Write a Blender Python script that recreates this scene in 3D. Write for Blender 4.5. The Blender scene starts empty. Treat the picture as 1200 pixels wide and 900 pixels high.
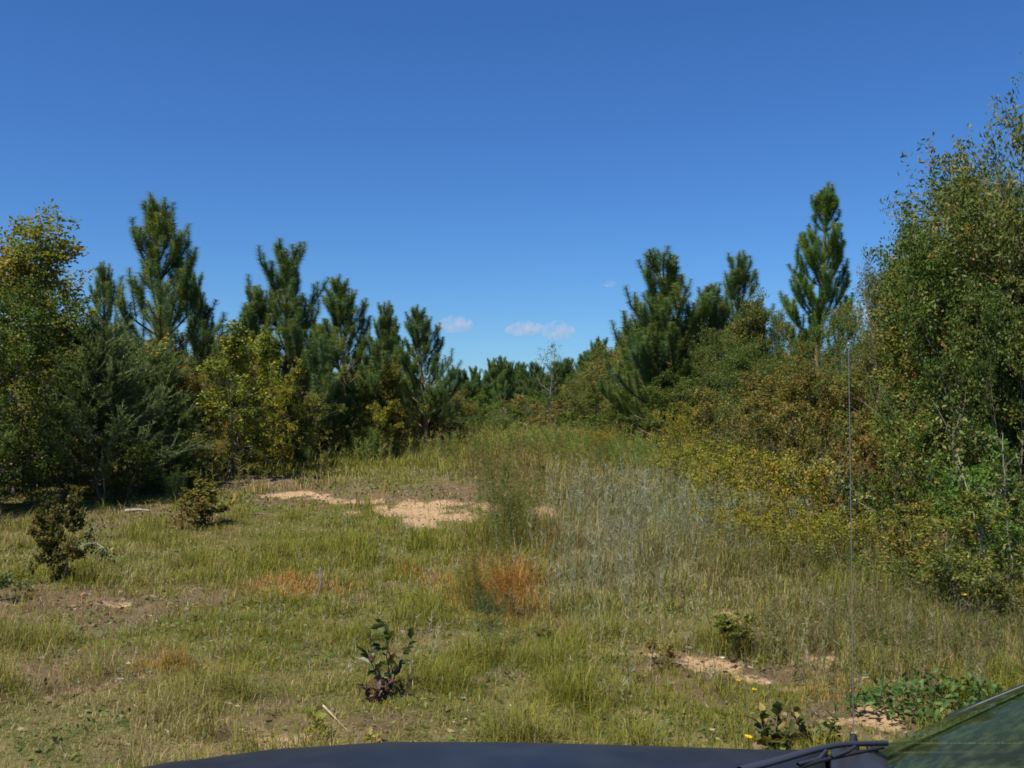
import bpy, math, random
import numpy as np
from mathutils import Vector, Matrix

C = bpy.context.scene.collection
sc = bpy.context.scene
R = math.radians

# ------------------------------------------------------------------ camera, sky, sun, exposure
F = 1203.0                      # focal length in pixels of the 1200 px wide photograph
CAMH = 1.80
PITCH = math.atan(30 / F)       # horizon sits at row 480
cam_d = bpy.data.cameras.new('camera')
cam = bpy.data.objects.new('camera', cam_d)
C.objects.link(cam)
cam.location = (0, 0, CAMH)
cam.rotation_euler = (R(90) + PITCH, 0, 0)
cam_d.sensor_width = 36
cam_d.lens = 36 * F / 1200
cam_d.clip_start = 0.05
cam_d.clip_end = 30000
sc.camera = cam

SUN_EL = R(57)
SUN_AZ = math.atan2(-0.66, -0.60)        # direction towards the sun, measured from +Y to +X
S = Vector((math.sin(SUN_AZ) * math.cos(SUN_EL), math.cos(SUN_AZ) * math.cos(SUN_EL), math.sin(SUN_EL)))
w = bpy.data.worlds.new('World')
sc.world = w
w.use_nodes = True
nt = w.node_tree
bg = nt.nodes['Background']
sky = nt.nodes.new('ShaderNodeTexSky')
sky.sky_type = 'NISHITA'
sky.sun_disc = False
sky.sun_elevation = SUN_EL
sky.sun_rotation = SUN_AZ
sky.altitude = 0
sky.air_density = 1.0
sky.dust_density = 0.0
sky.ozone_density = 2.6
hs = nt.nodes.new('ShaderNodeHueSaturation')
hs.inputs['Saturation'].default_value = 1.12
tn = nt.nodes.new('ShaderNodeMix'); tn.data_type = 'RGBA'; tn.blend_type = 'MULTIPLY'; tn.inputs[0].default_value = 1
tn.inputs[7].default_value = (.52, .86, 1.32, 1)          # clear late-summer air: deeper blue
nt.links.new(sky.outputs[0], hs.inputs['Color'])
nt.links.new(hs.outputs[0], tn.inputs[6])
nt.links.new(tn.outputs[2], bg.inputs[0])
bg.inputs[1].default_value = 0.062
sun_d = bpy.data.lights.new('sun', 'SUN')
sun_d.energy = 5.0
sun_d.angle = R(0.5)
sun_d.color = (1.0, 0.95, 0.86)
sun = bpy.data.objects.new('sun', sun_d)
C.objects.link(sun)
sun.rotation_euler = S.to_track_quat('Z', 'Y').to_euler()
sun.location = (0, 0, 60)
vs = sc.view_settings
vs.view_transform = 'Standard'
vs.look = 'None'
vs.exposure = 0.5
vs.gamma = 1
vs.use_curve_mapping = False
sc.render.engine = 'CYCLES'
sc.cycles.max_bounces = 6
sc.cycles.diffuse_bounces = 3
sc.cycles.glossy_bounces = 3
sc.cycles.transmission_bounces = 4
sc.cycles.volume_bounces = 1
sc.cycles.caustics_reflective = False
sc.cycles.caustics_refractive = False
sc.cycles.filter_width = 1.7
sc.cycles.use_denoising = True

# ------------------------------------------------------------------ helpers
def nrm(a):
    return a / np.maximum(np.linalg.norm(a, axis=-1, keepdims=True), 1e-9)

def hash2(ix, iy, seed):
    h = (ix.astype(np.int64) * 374761393 + iy.astype(np.int64) * 668265263 + seed * 974634777) & 0x7fffffff
    h = ((h ^ (h >> 13)) * 1274126177) & 0x7fffffff
    return ((h ^ (h >> 16)) & 0xffff) / 65535.0

def vnoise(x, y, seed=0):
    x = np.asarray(x, float); y = np.asarray(y, float)
    ix = np.floor(x); iy = np.floor(y)
    fx = x - ix; fy = y - iy
    fx = fx * fx * (3 - 2 * fx); fy = fy * fy * (3 - 2 * fy)
    a = hash2(ix, iy, seed); b = hash2(ix + 1, iy, seed)
    c = hash2(ix, iy + 1, seed); d = hash2(ix + 1, iy + 1, seed)
    return (a * (1 - fx) + b * fx) * (1 - fy) + (c * (1 - fx) + d * fx) * fy

def fbm(x, y, seed=0, o=4):
    s = 0; a = 0.5; t = 0
    for i in range(o):
        s = s + a * vnoise(x * 2 ** i + 13.7 * i, y * 2 ** i - 7.1 * i, seed + i)
        t += a; a *= 0.5
    return s / t

def sstep(a, b, x):
    t = np.clip((x - a) / (b - a), 0, 1)
    return t * t * (3 - 2 * t)

def terrain(x, y):
    x = np.asarray(x, float); y = np.asarray(y, float)
    near = np.exp(-((x / 60) ** 2 + (y / 90) ** 2))
    z = 0.34 * sstep(14.0, 20.5, y + 0.25 * x + 1.2 * (vnoise(x * .5, y * .3, 5) - .5))
    z = z + near * (0.16 * (fbm(x * .35, y * .35, 11) - .5) + 0.07 * (fbm(x * 1.6, y * 1.6, 21, 3) - .5)
                    + 0.03 * (fbm(x * 6, y * 6, 31, 2) - .5))
    z = z + 0.25 * sstep(5, 12, np.abs(x) - 2) * sstep(14, 24, y)
    return z

def ray(px, py):
    d = Vector(((px - 600) / F, 1.0, -(py - 450) / F))
    c, s = math.cos(PITCH), math.sin(PITCH)
    return Vector((d.x, d.y * c - d.z * s, d.y * s + d.z * c))

def at(px, py):
    """ground point the photograph shows at this pixel"""
    r = ray(px, py); t = 3.0
    while t < 200:
        p = Vector((0, 0, CAMH)) + r * t
        if p.z < float(terrain(p.x, p.y)):
            return p.x, p.y, float(terrain(p.x, p.y))
        t += 0.05 if t < 40 else 0.3
    return p.x, p.y, 0.0

def gz(x, y):
    return float(terrain(x, y))

def tag(o, label=None, cat=None, group=None, kind=None):
    if label: o['label'] = label
    if cat: o['category'] = cat
    if group: o['group'] = group
    if kind: o['kind'] = kind
    return o

class Geo:
    def __init__(s):
        s.V = []; s.Cc = []; s.Q = []; s.T = []; s.n = 0
    def add(s, V, col, Q=None, T=None):
        V = np.asarray(V, float).reshape(-1, 3)
        col = np.asarray(col, float)
        if col.ndim == 1: col = np.tile(col, (len(V), 1))
        s.V.append(V); s.Cc.append(col)
        if Q is not None and len(Q): s.Q.append(np.asarray(Q, int) + s.n)
        if T is not None and len(T): s.T.append(np.asarray(T, int) + s.n)
        s.n += len(V)
    def mesh(s, name, mat, smooth=False):
        V = np.concatenate(s.V); col = np.concatenate(s.Cc)
        Q = np.concatenate(s.Q) if s.Q else np.zeros((0, 4), int)
        T = np.concatenate(s.T) if s.T else np.zeros((0, 3), int)
        me = bpy.data.meshes.new(name)
        me.vertices.add(len(V)); me.vertices.foreach_set('co', V.astype(np.float32).ravel())
        loops = np.concatenate([Q.ravel(), T.ravel()]).astype(np.int32)
        me.loops.add(len(loops)); me.loops.foreach_set('vertex_index', loops)
        st = np.concatenate([np.arange(len(Q)) * 4, len(Q) * 4 + np.arange(len(T)) * 3]).astype(np.int32)
        me.polygons.add(len(Q) + len(T)); me.polygons.foreach_set('loop_start', st)
        me.update(calc_edges=True)
        a = me.color_attributes.new('Col', 'FLOAT_COLOR', 'POINT')
        c4 = np.ones((len(V), 4), np.float32); c4[:, :3] = np.clip(col, 0, 1)
        a.data.foreach_set('color', c4.ravel())
        me.materials.append(mat)
        if smooth: me.polygons.foreach_set('use_smooth', np.ones(len(me.polygons), bool))
        return me

def link(name, me, parent=None, loc=None):
    o = bpy.data.objects.new(name, me); C.objects.link(o)
    if parent: o.parent = parent
    if loc is not None: o.location = loc
    return o

def tube(g, pts, rad, sides, col):
    pts = np.asarray(pts, float); k = len(pts)
    rad = np.broadcast_to(np.asarray(rad, float), (k,))
    t = np.gradient(pts, axis=0); t = nrm(t)
    ref = np.array([0.31, 0.95, 0.05]) if abs(t[0] @ np.array([0.31, .95, .05])) < .9 else np.array([1., 0, 0])
    u = nrm(np.cross(t, ref)); v = np.cross(t, u)
    a = np.arange(sides) / sides * 2 * np.pi
    ring = np.cos(a)[None, :, None] * u[:, None] + np.sin(a)[None, :, None] * v[:, None]
    V = (pts[:, None] + ring * rad[:, None, None]).reshape(-1, 3)
    i = np.arange(k - 1)[:, None] * sides; j = np.arange(sides)[None]; j2 = (j + 1) % sides
    Q = np.stack([i + j, i + j2, i + sides + j2, i + sides + j], -1).reshape(-1, 4)
    g.add(V, col, Q=Q)

def leaves(g, rng, pos, d, L, W, col, fold=.3, mid=.45):
    n = len(pos)
    L = np.broadcast_to(L, (n,))[:, None]; W = np.broadcast_to(W, (n,))[:, None]
    side = nrm(np.cross(d, rng.normal(size=(n, 3))))
    no = np.cross(side, d)
    m = pos + d * L * mid + no * W * fold
    V = np.stack([pos, m + side * W * .5, pos + d * L, m - side * W * .5], 1).reshape(-1, 3)
    g.add(V, np.repeat(col, 4, 0), Q=np.arange(n * 4).reshape(-1, 4))

def bigleaves(g, rng, pos, d, L, W, col):
    """broad leaf folded along its midrib, with a lobed margin"""
    n = len(pos)
    L = np.broadcast_to(L, (n,))[:, None]; W = np.broadcast_to(W, (n,))[:, None]
    side = nrm(np.cross(d, rng.normal(size=(n, 3)) * .5 + np.array([0, 0, 1.])))
    no = np.cross(side, d)
    P = [pos]
    prof = [(.18, .55), (.36, .95), (.52, .62), (.7, .8)]
    mids = [pos + d * L * t - no * W * .0 for t in (.18, .36, .52, .7)]
    tip = pos + d * L - no * L * .12
    for s_ in (1, -1):
        for (t, wv) in prof:
            P.append(pos + d * L * t + side * s_ * W * .5 * wv + no * W * .16 * wv)
    P += mids + [tip]
    V = np.stack(P, 1).reshape(-1, 3)       # 0 base,1-4 left,5-8 right,9-12 mid,13 tip
    b = np.arange(n)[:, None] * 14
    Q = [np.concatenate([b + a for a in q], 1) for q in ((1, 2, 10, 9), (2, 3, 11, 10), (3, 4, 12, 11), (9, 10, 6, 5), (10, 11, 7, 6), (11, 12, 8, 7))]
    T = [np.concatenate([b + a for a in q], 1) for q in ((0, 1, 9), (0, 9, 5), (4, 13, 12), (12, 13, 8))]
    g.add(V, np.repeat(col, 14, 0), Q=np.concatenate(Q), T=np.concatenate(T))

def spikes(g, rng, pos, d, L, W, col):
    n = len(pos)
    L = np.broadcast_to(L, (n,))[:, None]; W = np.broadcast_to(W, (n,))[:, None]
    side = nrm(np.cross(d, rng.normal(size=(n, 3))))
    V = np.stack([pos - side * W * .5, pos + side * W * .5, pos + d * L], 1).reshape(-1, 3)
    g.add(V, np.repeat(col, 3, 0), T=np.arange(n * 3).reshape(-1, 3))

def blades(g, pos, ang, L, W, lean, col, tipcol=None):
    """grass blades bending over, three joints each"""
    n = len(pos)
    hd = np.stack([np.cos(ang), np.sin(ang), 0 * ang], 1)
    sd = np.stack([-np.sin(ang), np.cos(ang), 0 * ang], 1)
    up = np.array([0, 0, 1.])
    L = L[:, None]; W = W[:, None]; lean = lean[:, None]
    m = pos + up * L * .55 + hd * L * lean * .25
    t = pos + up * L * (1 - .35 * lean) + hd * L * lean * .85
    V = np.stack([pos - sd * W * .5, pos + sd * W * .5, m + sd * W * .38, m - sd * W * .38, t], 1).reshape(-1, 3)
    b = np.arange(n)[:, None] * 5
    Q = np.concatenate([b, b + 1, b + 2, b + 3], 1); T = np.concatenate([b + 3, b + 2, b + 4], 1)
    cc = np.repeat(col, 5, 0)
    g.add(V, cc, Q=Q, T=T)

def palette(rng, n, pal, jit=.18):
    """pal: list of (weight, (r,g,b))"""
    w_ = np.array([p[0] for p in pal], float); w_ /= w_.sum()
    c = np.array([p[1] for p in pal])[rng.choice(len(pal), n, p=w_)]
    return c * (1 + jit * rng.normal(size=(n, 1))).clip(.4, 1.8) * (1 + .06 * rng.normal(size=(n, 3)))

# ------------------------------------------------------------------ materials
def newmat(name):
    m = bpy.data.materials.new(name); m.use_nodes = True
    return m, m.node_tree, m.node_tree.nodes['Principled BSDF']

def foliage_mat(name, rough=.55, trans=.36, spec=.35, tgain=(1.35, 1.5, .7)):
    m, t, b = newmat(name)
    at_ = t.nodes.new('ShaderNodeAttribute'); at_.attribute_name = 'Col'
    oi = t.nodes.new('ShaderNodeObjectInfo')
    mx = t.nodes.new('ShaderNodeMix'); mx.data_type = 'RGBA'; mx.blend_type = 'MULTIPLY'; mx.inputs[0].default_value = 1
    t.links.new(at_.outputs['Color'], mx.inputs[6]); t.links.new(oi.outputs['Color'], mx.inputs[7])
    t.links.new(mx.outputs[2], b.inputs['Base Color'])
    b.inputs['Roughness'].default_value = rough
    b.inputs['Specular IOR Level'].default_value = spec
    tr = t.nodes.new('ShaderNodeBsdfTranslucent')
    m2 = t.nodes.new('ShaderNodeMix'); m2.data_type = 'RGBA'; m2.blend_type = 'MULTIPLY'; m2.inputs[0].default_value = 1
    m2.inputs[7].default_value = (*tgain, 1)
    t.links.new(mx.outputs[2], m2.inputs[6]); t.links.new(m2.outputs[2], tr.inputs['Color'])
    ms = t.nodes.new('ShaderNodeMixShader'); ms.inputs[0].default_value = trans
    t.links.new(b.outputs[0], ms.inputs[1]); t.links.new(tr.outputs[0], ms.inputs[2])
    t.links.new(ms.outputs[0], t.nodes['Material Output'].inputs['Surface'])
    return m

M_leaf = foliage_mat('leaf', spec=.28)
M_needle = foliage_mat('needle', rough=.5, trans=.3, spec=.3, tgain=(1.3, 1.4, .8))
M_grass = foliage_mat('grass', rough=.7, trans=.3, spec=.10, tgain=(1.35, 1.25, .6))

M_bark, t_, b_ = newmat('bark')
a_ = t_.nodes.new('ShaderNodeAttribute'); a_.attribute_name = 'Col'
n_ = t_.nodes.new('ShaderNodeTexNoise'); n_.inputs['Scale'].default_value = 22; n_.inputs['Detail'].default_value = 6
tc_ = t_.nodes.new('ShaderNodeTexCoord'); mp_ = t_.nodes.new('ShaderNodeMapping'); mp_.inputs['Scale'].default_value = (1, 1, .25)
t_.links.new(tc_.outputs['Object'], mp_.inputs[0]); t_.links.new(mp_.outputs[0], n_.inputs['Vector'])
r_ = t_.nodes.new('ShaderNodeMapRange'); r_.inputs[1].default_value = .3; r_.inputs[2].default_value = .7; r_.inputs[3].default_value = .55; r_.inputs[4].default_value = 1.3
t_.links.new(n_.outputs[0], r_.inputs[0])
x_ = t_.nodes.new('ShaderNodeVectorMath'); x_.operation = 'SCALE'
t_.links.new(a_.outputs['Color'], x_.inputs[0]); t_.links.new(r_.outputs[0], x_.inputs['Scale'])
t_.links.new(x_.outputs[0], b_.inputs['Base Color']); b_.inputs['Roughness'].default_value = .85
bu_ = t_.nodes.new('ShaderNodeBump'); bu_.inputs['Strength'].default_value = .6; bu_.inputs['Distance'].default_value = .01
t_.links.new(n_.outputs[0], bu_.inputs['Height']); t_.links.new(bu_.outputs[0], b_.inputs['Normal'])

def ground_mat():
    m, t, b = newmat('ground')
    N = t.nodes; Lk = t.links
    at_ = N.new('ShaderNodeAttribute'); at_.attribute_name = 'Col'
    sp = N.new('ShaderNodeSeparateColor'); Lk.new(at_.outputs['Color'], sp.inputs[0])
    geo = N.new('ShaderNodeNewGeometry')
    def noise(scale, detail=6, rough=.6):
        n = N.new('ShaderNodeTexNoise'); n.inputs['Scale'].default_value = scale
        n.inputs['Detail'].default_value = detail; n.inputs['Roughness'].default_value = rough
        Lk.new(geo.outputs['Position'], n.inputs['Vector']); return n
    def ramp(src, stops):
        r = N.new('ShaderNodeValToRGB'); cr = r.color_ramp
        while len(cr.elements) < len(stops): cr.elements.new(.5)
        for e, (p, c) in zip(cr.elements, stops): e.position = p; e.color = (*c, 1)
        Lk.new(src, r.inputs[0]); return r
    n1 = noise(3.2, 8, .7); n2 = noise(26, 6, .7); n3 = noise(.5, 4, .5); n4 = noise(120, 3, .6)
    thatch = ramp(n1.outputs[0], [(.30, (.085, .10, .028)), (.48, (.14, .14, .045)), (.62, (.21, .175, .075)), (.78, (.13, .10, .045))])
    fine = ramp(n2.outputs[0], [(.3, (.55, .55, .5)), (.7, (1.35, 1.3, 1.2))])
    mul = N.new('ShaderNodeMix'); mul.data_type = 'RGBA'; mul.blend_type = 'MULTIPLY'; mul.inputs[0].default_value = 1
    Lk.new(thatch.outputs[0], mul.inputs[6]); Lk.new(fine.outputs[0], mul.inputs[7])
    soil = ramp(n1.outputs[0], [(.3, (.12, .085, .045)), (.6, (.20, .14, .08)), (.75, (.28, .20, .12))])
    sand = ramp(n2.outputs[0], [(.28, (.34, .20, .10)), (.5, (.50, .33, .18)), (.72, (.60, .44, .27))])
    # masks carried by the ground: red = sand, green = bare soil; broken up by noise
    def mask(src, lo, hi):
        ad = N.new('ShaderNodeMath'); ad.operation = 'MULTIPLY_ADD'; ad.inputs[1].default_value = .5; ad.inputs[2].default_value = -.25
        Lk.new(n2.outputs[0], ad.inputs[0])
        s_ = N.new('ShaderNodeMath'); s_.operation = 'ADD'; Lk.new(src, s_.inputs[0]); Lk.new(ad.outputs[0], s_.inputs[1])
        r = N.new('ShaderNodeMapRange'); r.inputs[1].default_value = lo; r.inputs[2].default_value = hi; Lk.new(s_.outputs[0], r.inputs[0])
        return r.outputs[0]
    mA = N.new('ShaderNodeMix'); mA.data_type = 'RGBA'
    Lk.new(mask(sp.outputs[1], .35, .65), mA.inputs[0]); Lk.new(mul.outputs[2], mA.inputs[6]); Lk.new(soil.outputs[0], mA.inputs[7])
    mB = N.new('ShaderNodeMix'); mB.data_type = 'RGBA'
    Lk.new(mask(sp.outputs[0], .38, .6), mB.inputs[0]); Lk.new(mA.outputs[2], mB.inputs[6]); Lk.new(sand.outputs[0], mB.inputs[7])
    Lk.new(mB.outputs[2], b.inputs['Base Color']); b.inputs['Roughness'].default_value = .95
    b.inputs['Specular IOR Level'].default_value = .15
    ad = N.new('ShaderNodeMath'); ad.operation = 'ADD'; Lk.new(n2.outputs[0], ad.inputs[0]); Lk.new(n4.outputs[0], ad.inputs[1])
    bu = N.new('ShaderNodeBump'); bu.inputs['Strength'].default_value = .8; bu.inputs['Distance'].default_value = .03
    Lk.new(ad.outputs[0], bu.inputs['Height']); Lk.new(bu.outputs[0], b.inputs['Normal'])
    return m
M_ground = ground_mat()

# ------------------------------------------------------------------ where sand, soil and plants lie
def patch(px, py, rx, ry, wgt=1.0):
    x, y, z = at(px, py)
    return (x, y, rx, ry, wgt)
SAND = [patch(930, 735, .22, .2, .95), patch(1000, 725, .2, .18, .9), patch(905, 700, .22, .2, .9), patch(720, 805, .12, .08, .9), patch(665, 765, .18, .12, .9), patch(985, 845, .16, .12, .95), patch(502, 604, .85, 1.5, 1.3), (at(478, 612)[0], at(478, 612)[1], .45, .8, .9), patch(372, 583, .45, .7, 1.0), patch(405, 587, .35, .5, .9), patch(440, 588, .5, .55, .9), patch(650, 600, .75, .6, .95),
        patch(820, 780, .26, .26, 1.1), patch(880, 795, .18, .14, .9), patch(760, 790, .14, .1, .9), patch(985, 775, .15, .12, 1.), patch(698, 772, .28, .16, 1.0), patch(755, 776, .22, .2, 1.0), patch(340, 862, .30, .22, 1.05), patch(290, 884, .35, .2, .8),
        patch(1030, 838, .16, .35, 1.05), patch(970, 710, .45, .3, .95), patch(940, 765, .2, .15, .8), patch(835, 718, .3, .25, .9), patch(560, 590, .3, .5, .7), patch(620, 606, .4, .3, .7),
        patch(515, 792, .15, .08, .8), patch(905, 812, .3, .2, .7), patch(145, 705, .4, .2, .7), patch(10, 715, .3, .2, .7), patch(960, 810, .3, .25, .7)]
SOIL = [patch(90, 712, 1.5, 1.1, 1.2), patch(40, 770, 1.0, .4, .9), patch(150, 700, 1., .5, .9), patch(20, 735, .8, .6, .9), patch(300, 568, 1.8, 1.5, .9), patch(180, 610, 1.8, 1.4, .9), patch(560, 575, 2.6, 1.3, .9), patch(420, 580, 2., 1.1, 1.0), patch(700, 600, 1.5, 1.1, .8),
        patch(860, 780, .8, .5, 1.0), patch(350, 860, .6, .3, 1.0), patch(60, 800, .7, .3, .7), patch(1050, 760, 1.2, .9, .7), patch(950, 860, .5, .4, .8), patch(1040, 840, .4, .6, .8), patch(460, 800, .35, .2, .7), patch(200, 885, .5, .2, .7), patch(650, 745, .5, .3, .6), patch(730, 770, .8, .25, .7)]
def field(x, y, L, sharp=1.0):
    s = 0 * x
    wx = 1.5 * (fbm(x * 1.3, y * 1.1, 301, 4) - .5) + .7 * (fbm(x * 4, y * 4, 311, 3) - .5)
    wy = 1.6 * (fbm(x * 1.1, y * .8, 302, 4) - .5) + .5 * (fbm(x * 4, y * 3, 312, 3) - .5)
    k_ = np.clip(y / 14, .35, 1.3)
    x = x + wx * k_; y = y + wy * k_
    for (a, b, rx, ry, wt) in L:
        s = np.maximum(s, wt * np.exp(-(((x - a) / rx) ** 2 + ((y - b) / ry) ** 2) * .9))
    return s
def sandmask(x, y):
    return field(x, y, SAND) * (-.20 + 1.95 * fbm(x * 2.6, y * 2.0, 41, 5)) 
def soilmask(x, y):
    return field(x, y, SOIL) * (.5 + fbm(x * 1.3, y * 1.3, 51, 3))

# ground: one sheet to the horizon, finer near the camera
def axis(lo, hi, fine0, fine1, step, grow=1.12):
    a = list(np.arange(fine0, fine1, step)); s = step
    v = a[-1]
    while v < hi: s *= grow; v += s; a.append(v)
    s = step; v = fine0; pre = []
    while v > lo: s *= grow; v -= s; pre.append(v)
    return np.array(pre[::-1] + a)
gx = axis(-4000, 4000, -11, 11, .075); gy = axis(-3000, 6000, 3, 27, .075)
X, Y = np.meshgrid(gx, gy)
Zt = terrain(X, Y)
sm = sandmask(X, Y); so = soilmask(X, Y)
so = so + .9 * np.clip(fbm(X * 1.4 + 3, Y * 1.4, 401, 4) - .52, 0, 1) * 3
Zt = Zt - .03 * sstep(.3, .7, sm)
g = Geo()
nx, ny = len(gx), len(gy)
idx = np.arange(nx * ny).reshape(ny, nx)
Q = np.stack([idx[:-1, :-1], idx[:-1, 1:], idx[1:, 1:], idx[1:, :-1]], -1).reshape(-1, 4)
g.add(np.stack([X, Y, Zt], -1).reshape(-1, 3), np.stack([sm, so, 0 * sm], -1).reshape(-1, 3), Q=Q)
tag(link('ground', g.mesh('ground', M_ground, True)), kind='structure')

# ------------------------------------------------------------------ plants: growing forms
UP = np.array([0, 0, 1.])
def poly(rng, p, d, L, n, wob, up):
    P = [np.array(p, float)]; d = np.array(d, float)
    for i in range(n):
        d = d + up * UP + wob * rng.normal(size=3); d = d / np.linalg.norm(d)
        P.append(P[-1] + d * L / n)
    return np.array(P)
def along(P, t):
    k = (len(P) - 1) * t; i = min(int(k), len(P) - 2); f = k - i
    return P[i] * (1 - f) + P[i + 1] * f, nrm(P[i + 1] - P[i])
def azel(az, el):
    return np.array([math.cos(az) * math.cos(el), math.sin(az) * math.cos(el), math.sin(el)])

PAL = {
 'oak':   [(5, (.055, .085, .020)), (3, (.085, .110, .025)), (2, (.13, .115, .035)), (1.1, (.165, .115, .035)), (.6, (.24, .18, .06))],
 'rust':  [(5, (.070, .085, .022)), (4, (.105, .100, .030)), (2, (.16, .10, .038)), (.8, (.24, .115, .05)), (.8, (.27, .22, .09))],
 'gum':   [(4, (.10, .13, .022)), (5, (.075, .10, .022)), (1.2, (.22, .23, .04)), (.6, (.30, .20, .05))],
 'dark':  [(5, (.040, .070, .018)), (3, (.06, .095, .022)), (1, (.11, .12, .03)), (.3, (.2, .13, .05))],
 'willow':[(5, (.055, .085, .024)), (4, (.085, .11, .035)), (1.5, (.14, .13, .045)), (.5, (.24, .15, .06))],
 'yellow':[(3, (.13, .135, .02)), (4, (.20, .18, .025)), (3, (.085, .105, .022)), (1, (.25, .15, .035))],
 'myrtle':[(5, (.050, .10, .022)), (4, (.075, .14, .028)), (1, (.14, .2, .05))],
}
def deciduous(seed, H, spread, n1, n2, n3, nl, leaf, pal, t0=.12, el=(15, 65), stems=1, up=.10, wob=.16, envp=.7, top=.0, clump=1.0, big=False, bark=(.17, .14, .11), r0=None, splay=.25, leafspread=.10):
    rng = np.random.default_rng(seed)
    gt, gc = Geo(), Geo()
    r0 = r0 or H * .012
    twp, twd = [], []
    for s_ in range(stems):
        az = s_ * 2.4 + rng.random()
        d0 = nrm(np.array([math.cos(az) * splay, math.sin(az) * splay, 1.])) if stems > 1 else np.array([0, 0, 1.])
        Hs = H * (1 if s_ == 0 else rng.uniform(.7, .97))
        T = poly(rng, (rng.normal() * .05 * (stems > 1), rng.normal() * .05 * (stems > 1), -.08), d0, Hs, 9, wob * .5, .06)
        tube(gt, T, np.linspace(r0, r0 * .15, len(T)) / math.sqrt(stems), 7, bark)
        m1 = max(3, n1 // stems)
        for i in range(m1):
            u = (i + rng.random()) / m1; t = t0 + (1 - t0) * u
            p, dt = along(T, min(t, .995))
            env = max(.34, math.sin(math.pi * (.13 + .84 * u)) ** envp) * (1 - top * u)
            L1 = spread * env * (rng.uniform(.45, 1.0) if rng.random() < .7 else rng.uniform(1.0, 1.4))
            e = R(el[0] + (el[1] - el[0]) * u + rng.normal() * 12)
            B = poly(rng, p, azel(i * 2.39996 + rng.normal() * .5, e), L1, 6, wob, up)
            rr = r0 * .38 * (1 - .6 * u) / math.sqrt(stems)
            tube(gt, B, np.linspace(rr, rr * .2, len(B)), 4, bark)
            for j in range(n2):
                s2 = .2 + .8 * (j + rng.random()) / n2
                p2, d2 = along(B, min(s2, .99))
                dd = nrm(d2 + rng.normal(size=3) * .75 + UP * .15)
                L2 = (.22 + .26 * rng.random()) * spread * (.5 + .5 * env) * (1.15 - .5 * s2)
                B2 = poly(rng, p2, dd, L2, 4, wob * 1.3, up)
                tube(gt, B2, np.linspace(rr * .35, rr * .1, len(B2)), 3, bark)
                for k in range(n3):
                    p3, d3 = along(B2, min(.25 + .75 * (k + rng.random()) / n3, .99))
                    twp.append(p3); twd.append(nrm(d3 + rng.normal(size=3) * .6))
    twp = np.array(twp); twd = np.array(twd)
    cs = 2.1 / spread ** .6
    q = twp * cs
    n3d = (vnoise(q[:, 0] + 9, q[:, 1] + seed, seed) + vnoise(q[:, 1] + 3, q[:, 2] * 1.2, seed + 1) + vnoise(q[:, 2] * 1.2, q[:, 0] - 5, seed + 2)) / 3
    keep = (rng.random(len(twp)) < clump) & (rng.random(len(twp)) < np.clip((n3d - .36) * 9, .06, 1))
    twp, twd = twp[keep], twd[keep]
    n = len(twp) * nl
    s = rng.random((n, 1)) ** .8
    P = np.repeat(twp, nl, 0); D = np.repeat(twd, nl, 0)
    tl = spread * .16
    P = P + D * s * tl + rng.normal(size=(n, 3)) * leafspread * spread * .22
    d = nrm(D * .5 + rng.normal(size=(n, 3)) * .8 + np.array([0, 0, -.18]))
    # twig-wise colour: whole sprays turn together
    tc = palette(rng, len(twp), PAL[pal], .12)
    lc = palette(rng, n, PAL[pal], .18)
    col = np.repeat(tc, nl, 0) * .55 + lc * .45
    col = col * np.array([1.62, 1.48, 1.15])
    sz = rng.uniform(.65, 1.25, n)
    (bigleaves if big else leaves)(gc, rng, P, d, leaf[0] * sz, leaf[1] * sz, col)
    return gt, gc

def needles(gc, rng, P, dens, L, W, cola, full=.0, sp=.75):
    """a bottlebrush of needles along a twig"""
    seg = np.linalg.norm(np.diff(P, axis=0), axis=1).sum()
    n = max(6, int(dens * seg))
    t = full + (1 - full) * rng.random(n)
    k = t * (len(P) - 1); i = np.minimum(k.astype(int), len(P) - 2); f = (k - i)[:, None]
    p = P[i] * (1 - f) + P[i + 1] * f
    ax = nrm(P[i + 1] - P[i])
    rad = rng.normal(size=(n, 3)); rad = nrm(rad - (rad * ax).sum(1, keepdims=True) * ax)
    d = nrm(ax * rng.uniform(.15, 1.0, (n, 1)) * (1.25 - .7 * t[:, None]) + rad * (sp + .25) + UP * .06)
    L = L * (1 - .25 * t ** 3)
    base = cola * (1 + .2 * rng.normal(size=(n, 1))).clip(.5, 1.7)
    spikes(gc, rng, p, d, L * rng.uniform(.7, 1.15, n), W, base)

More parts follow.
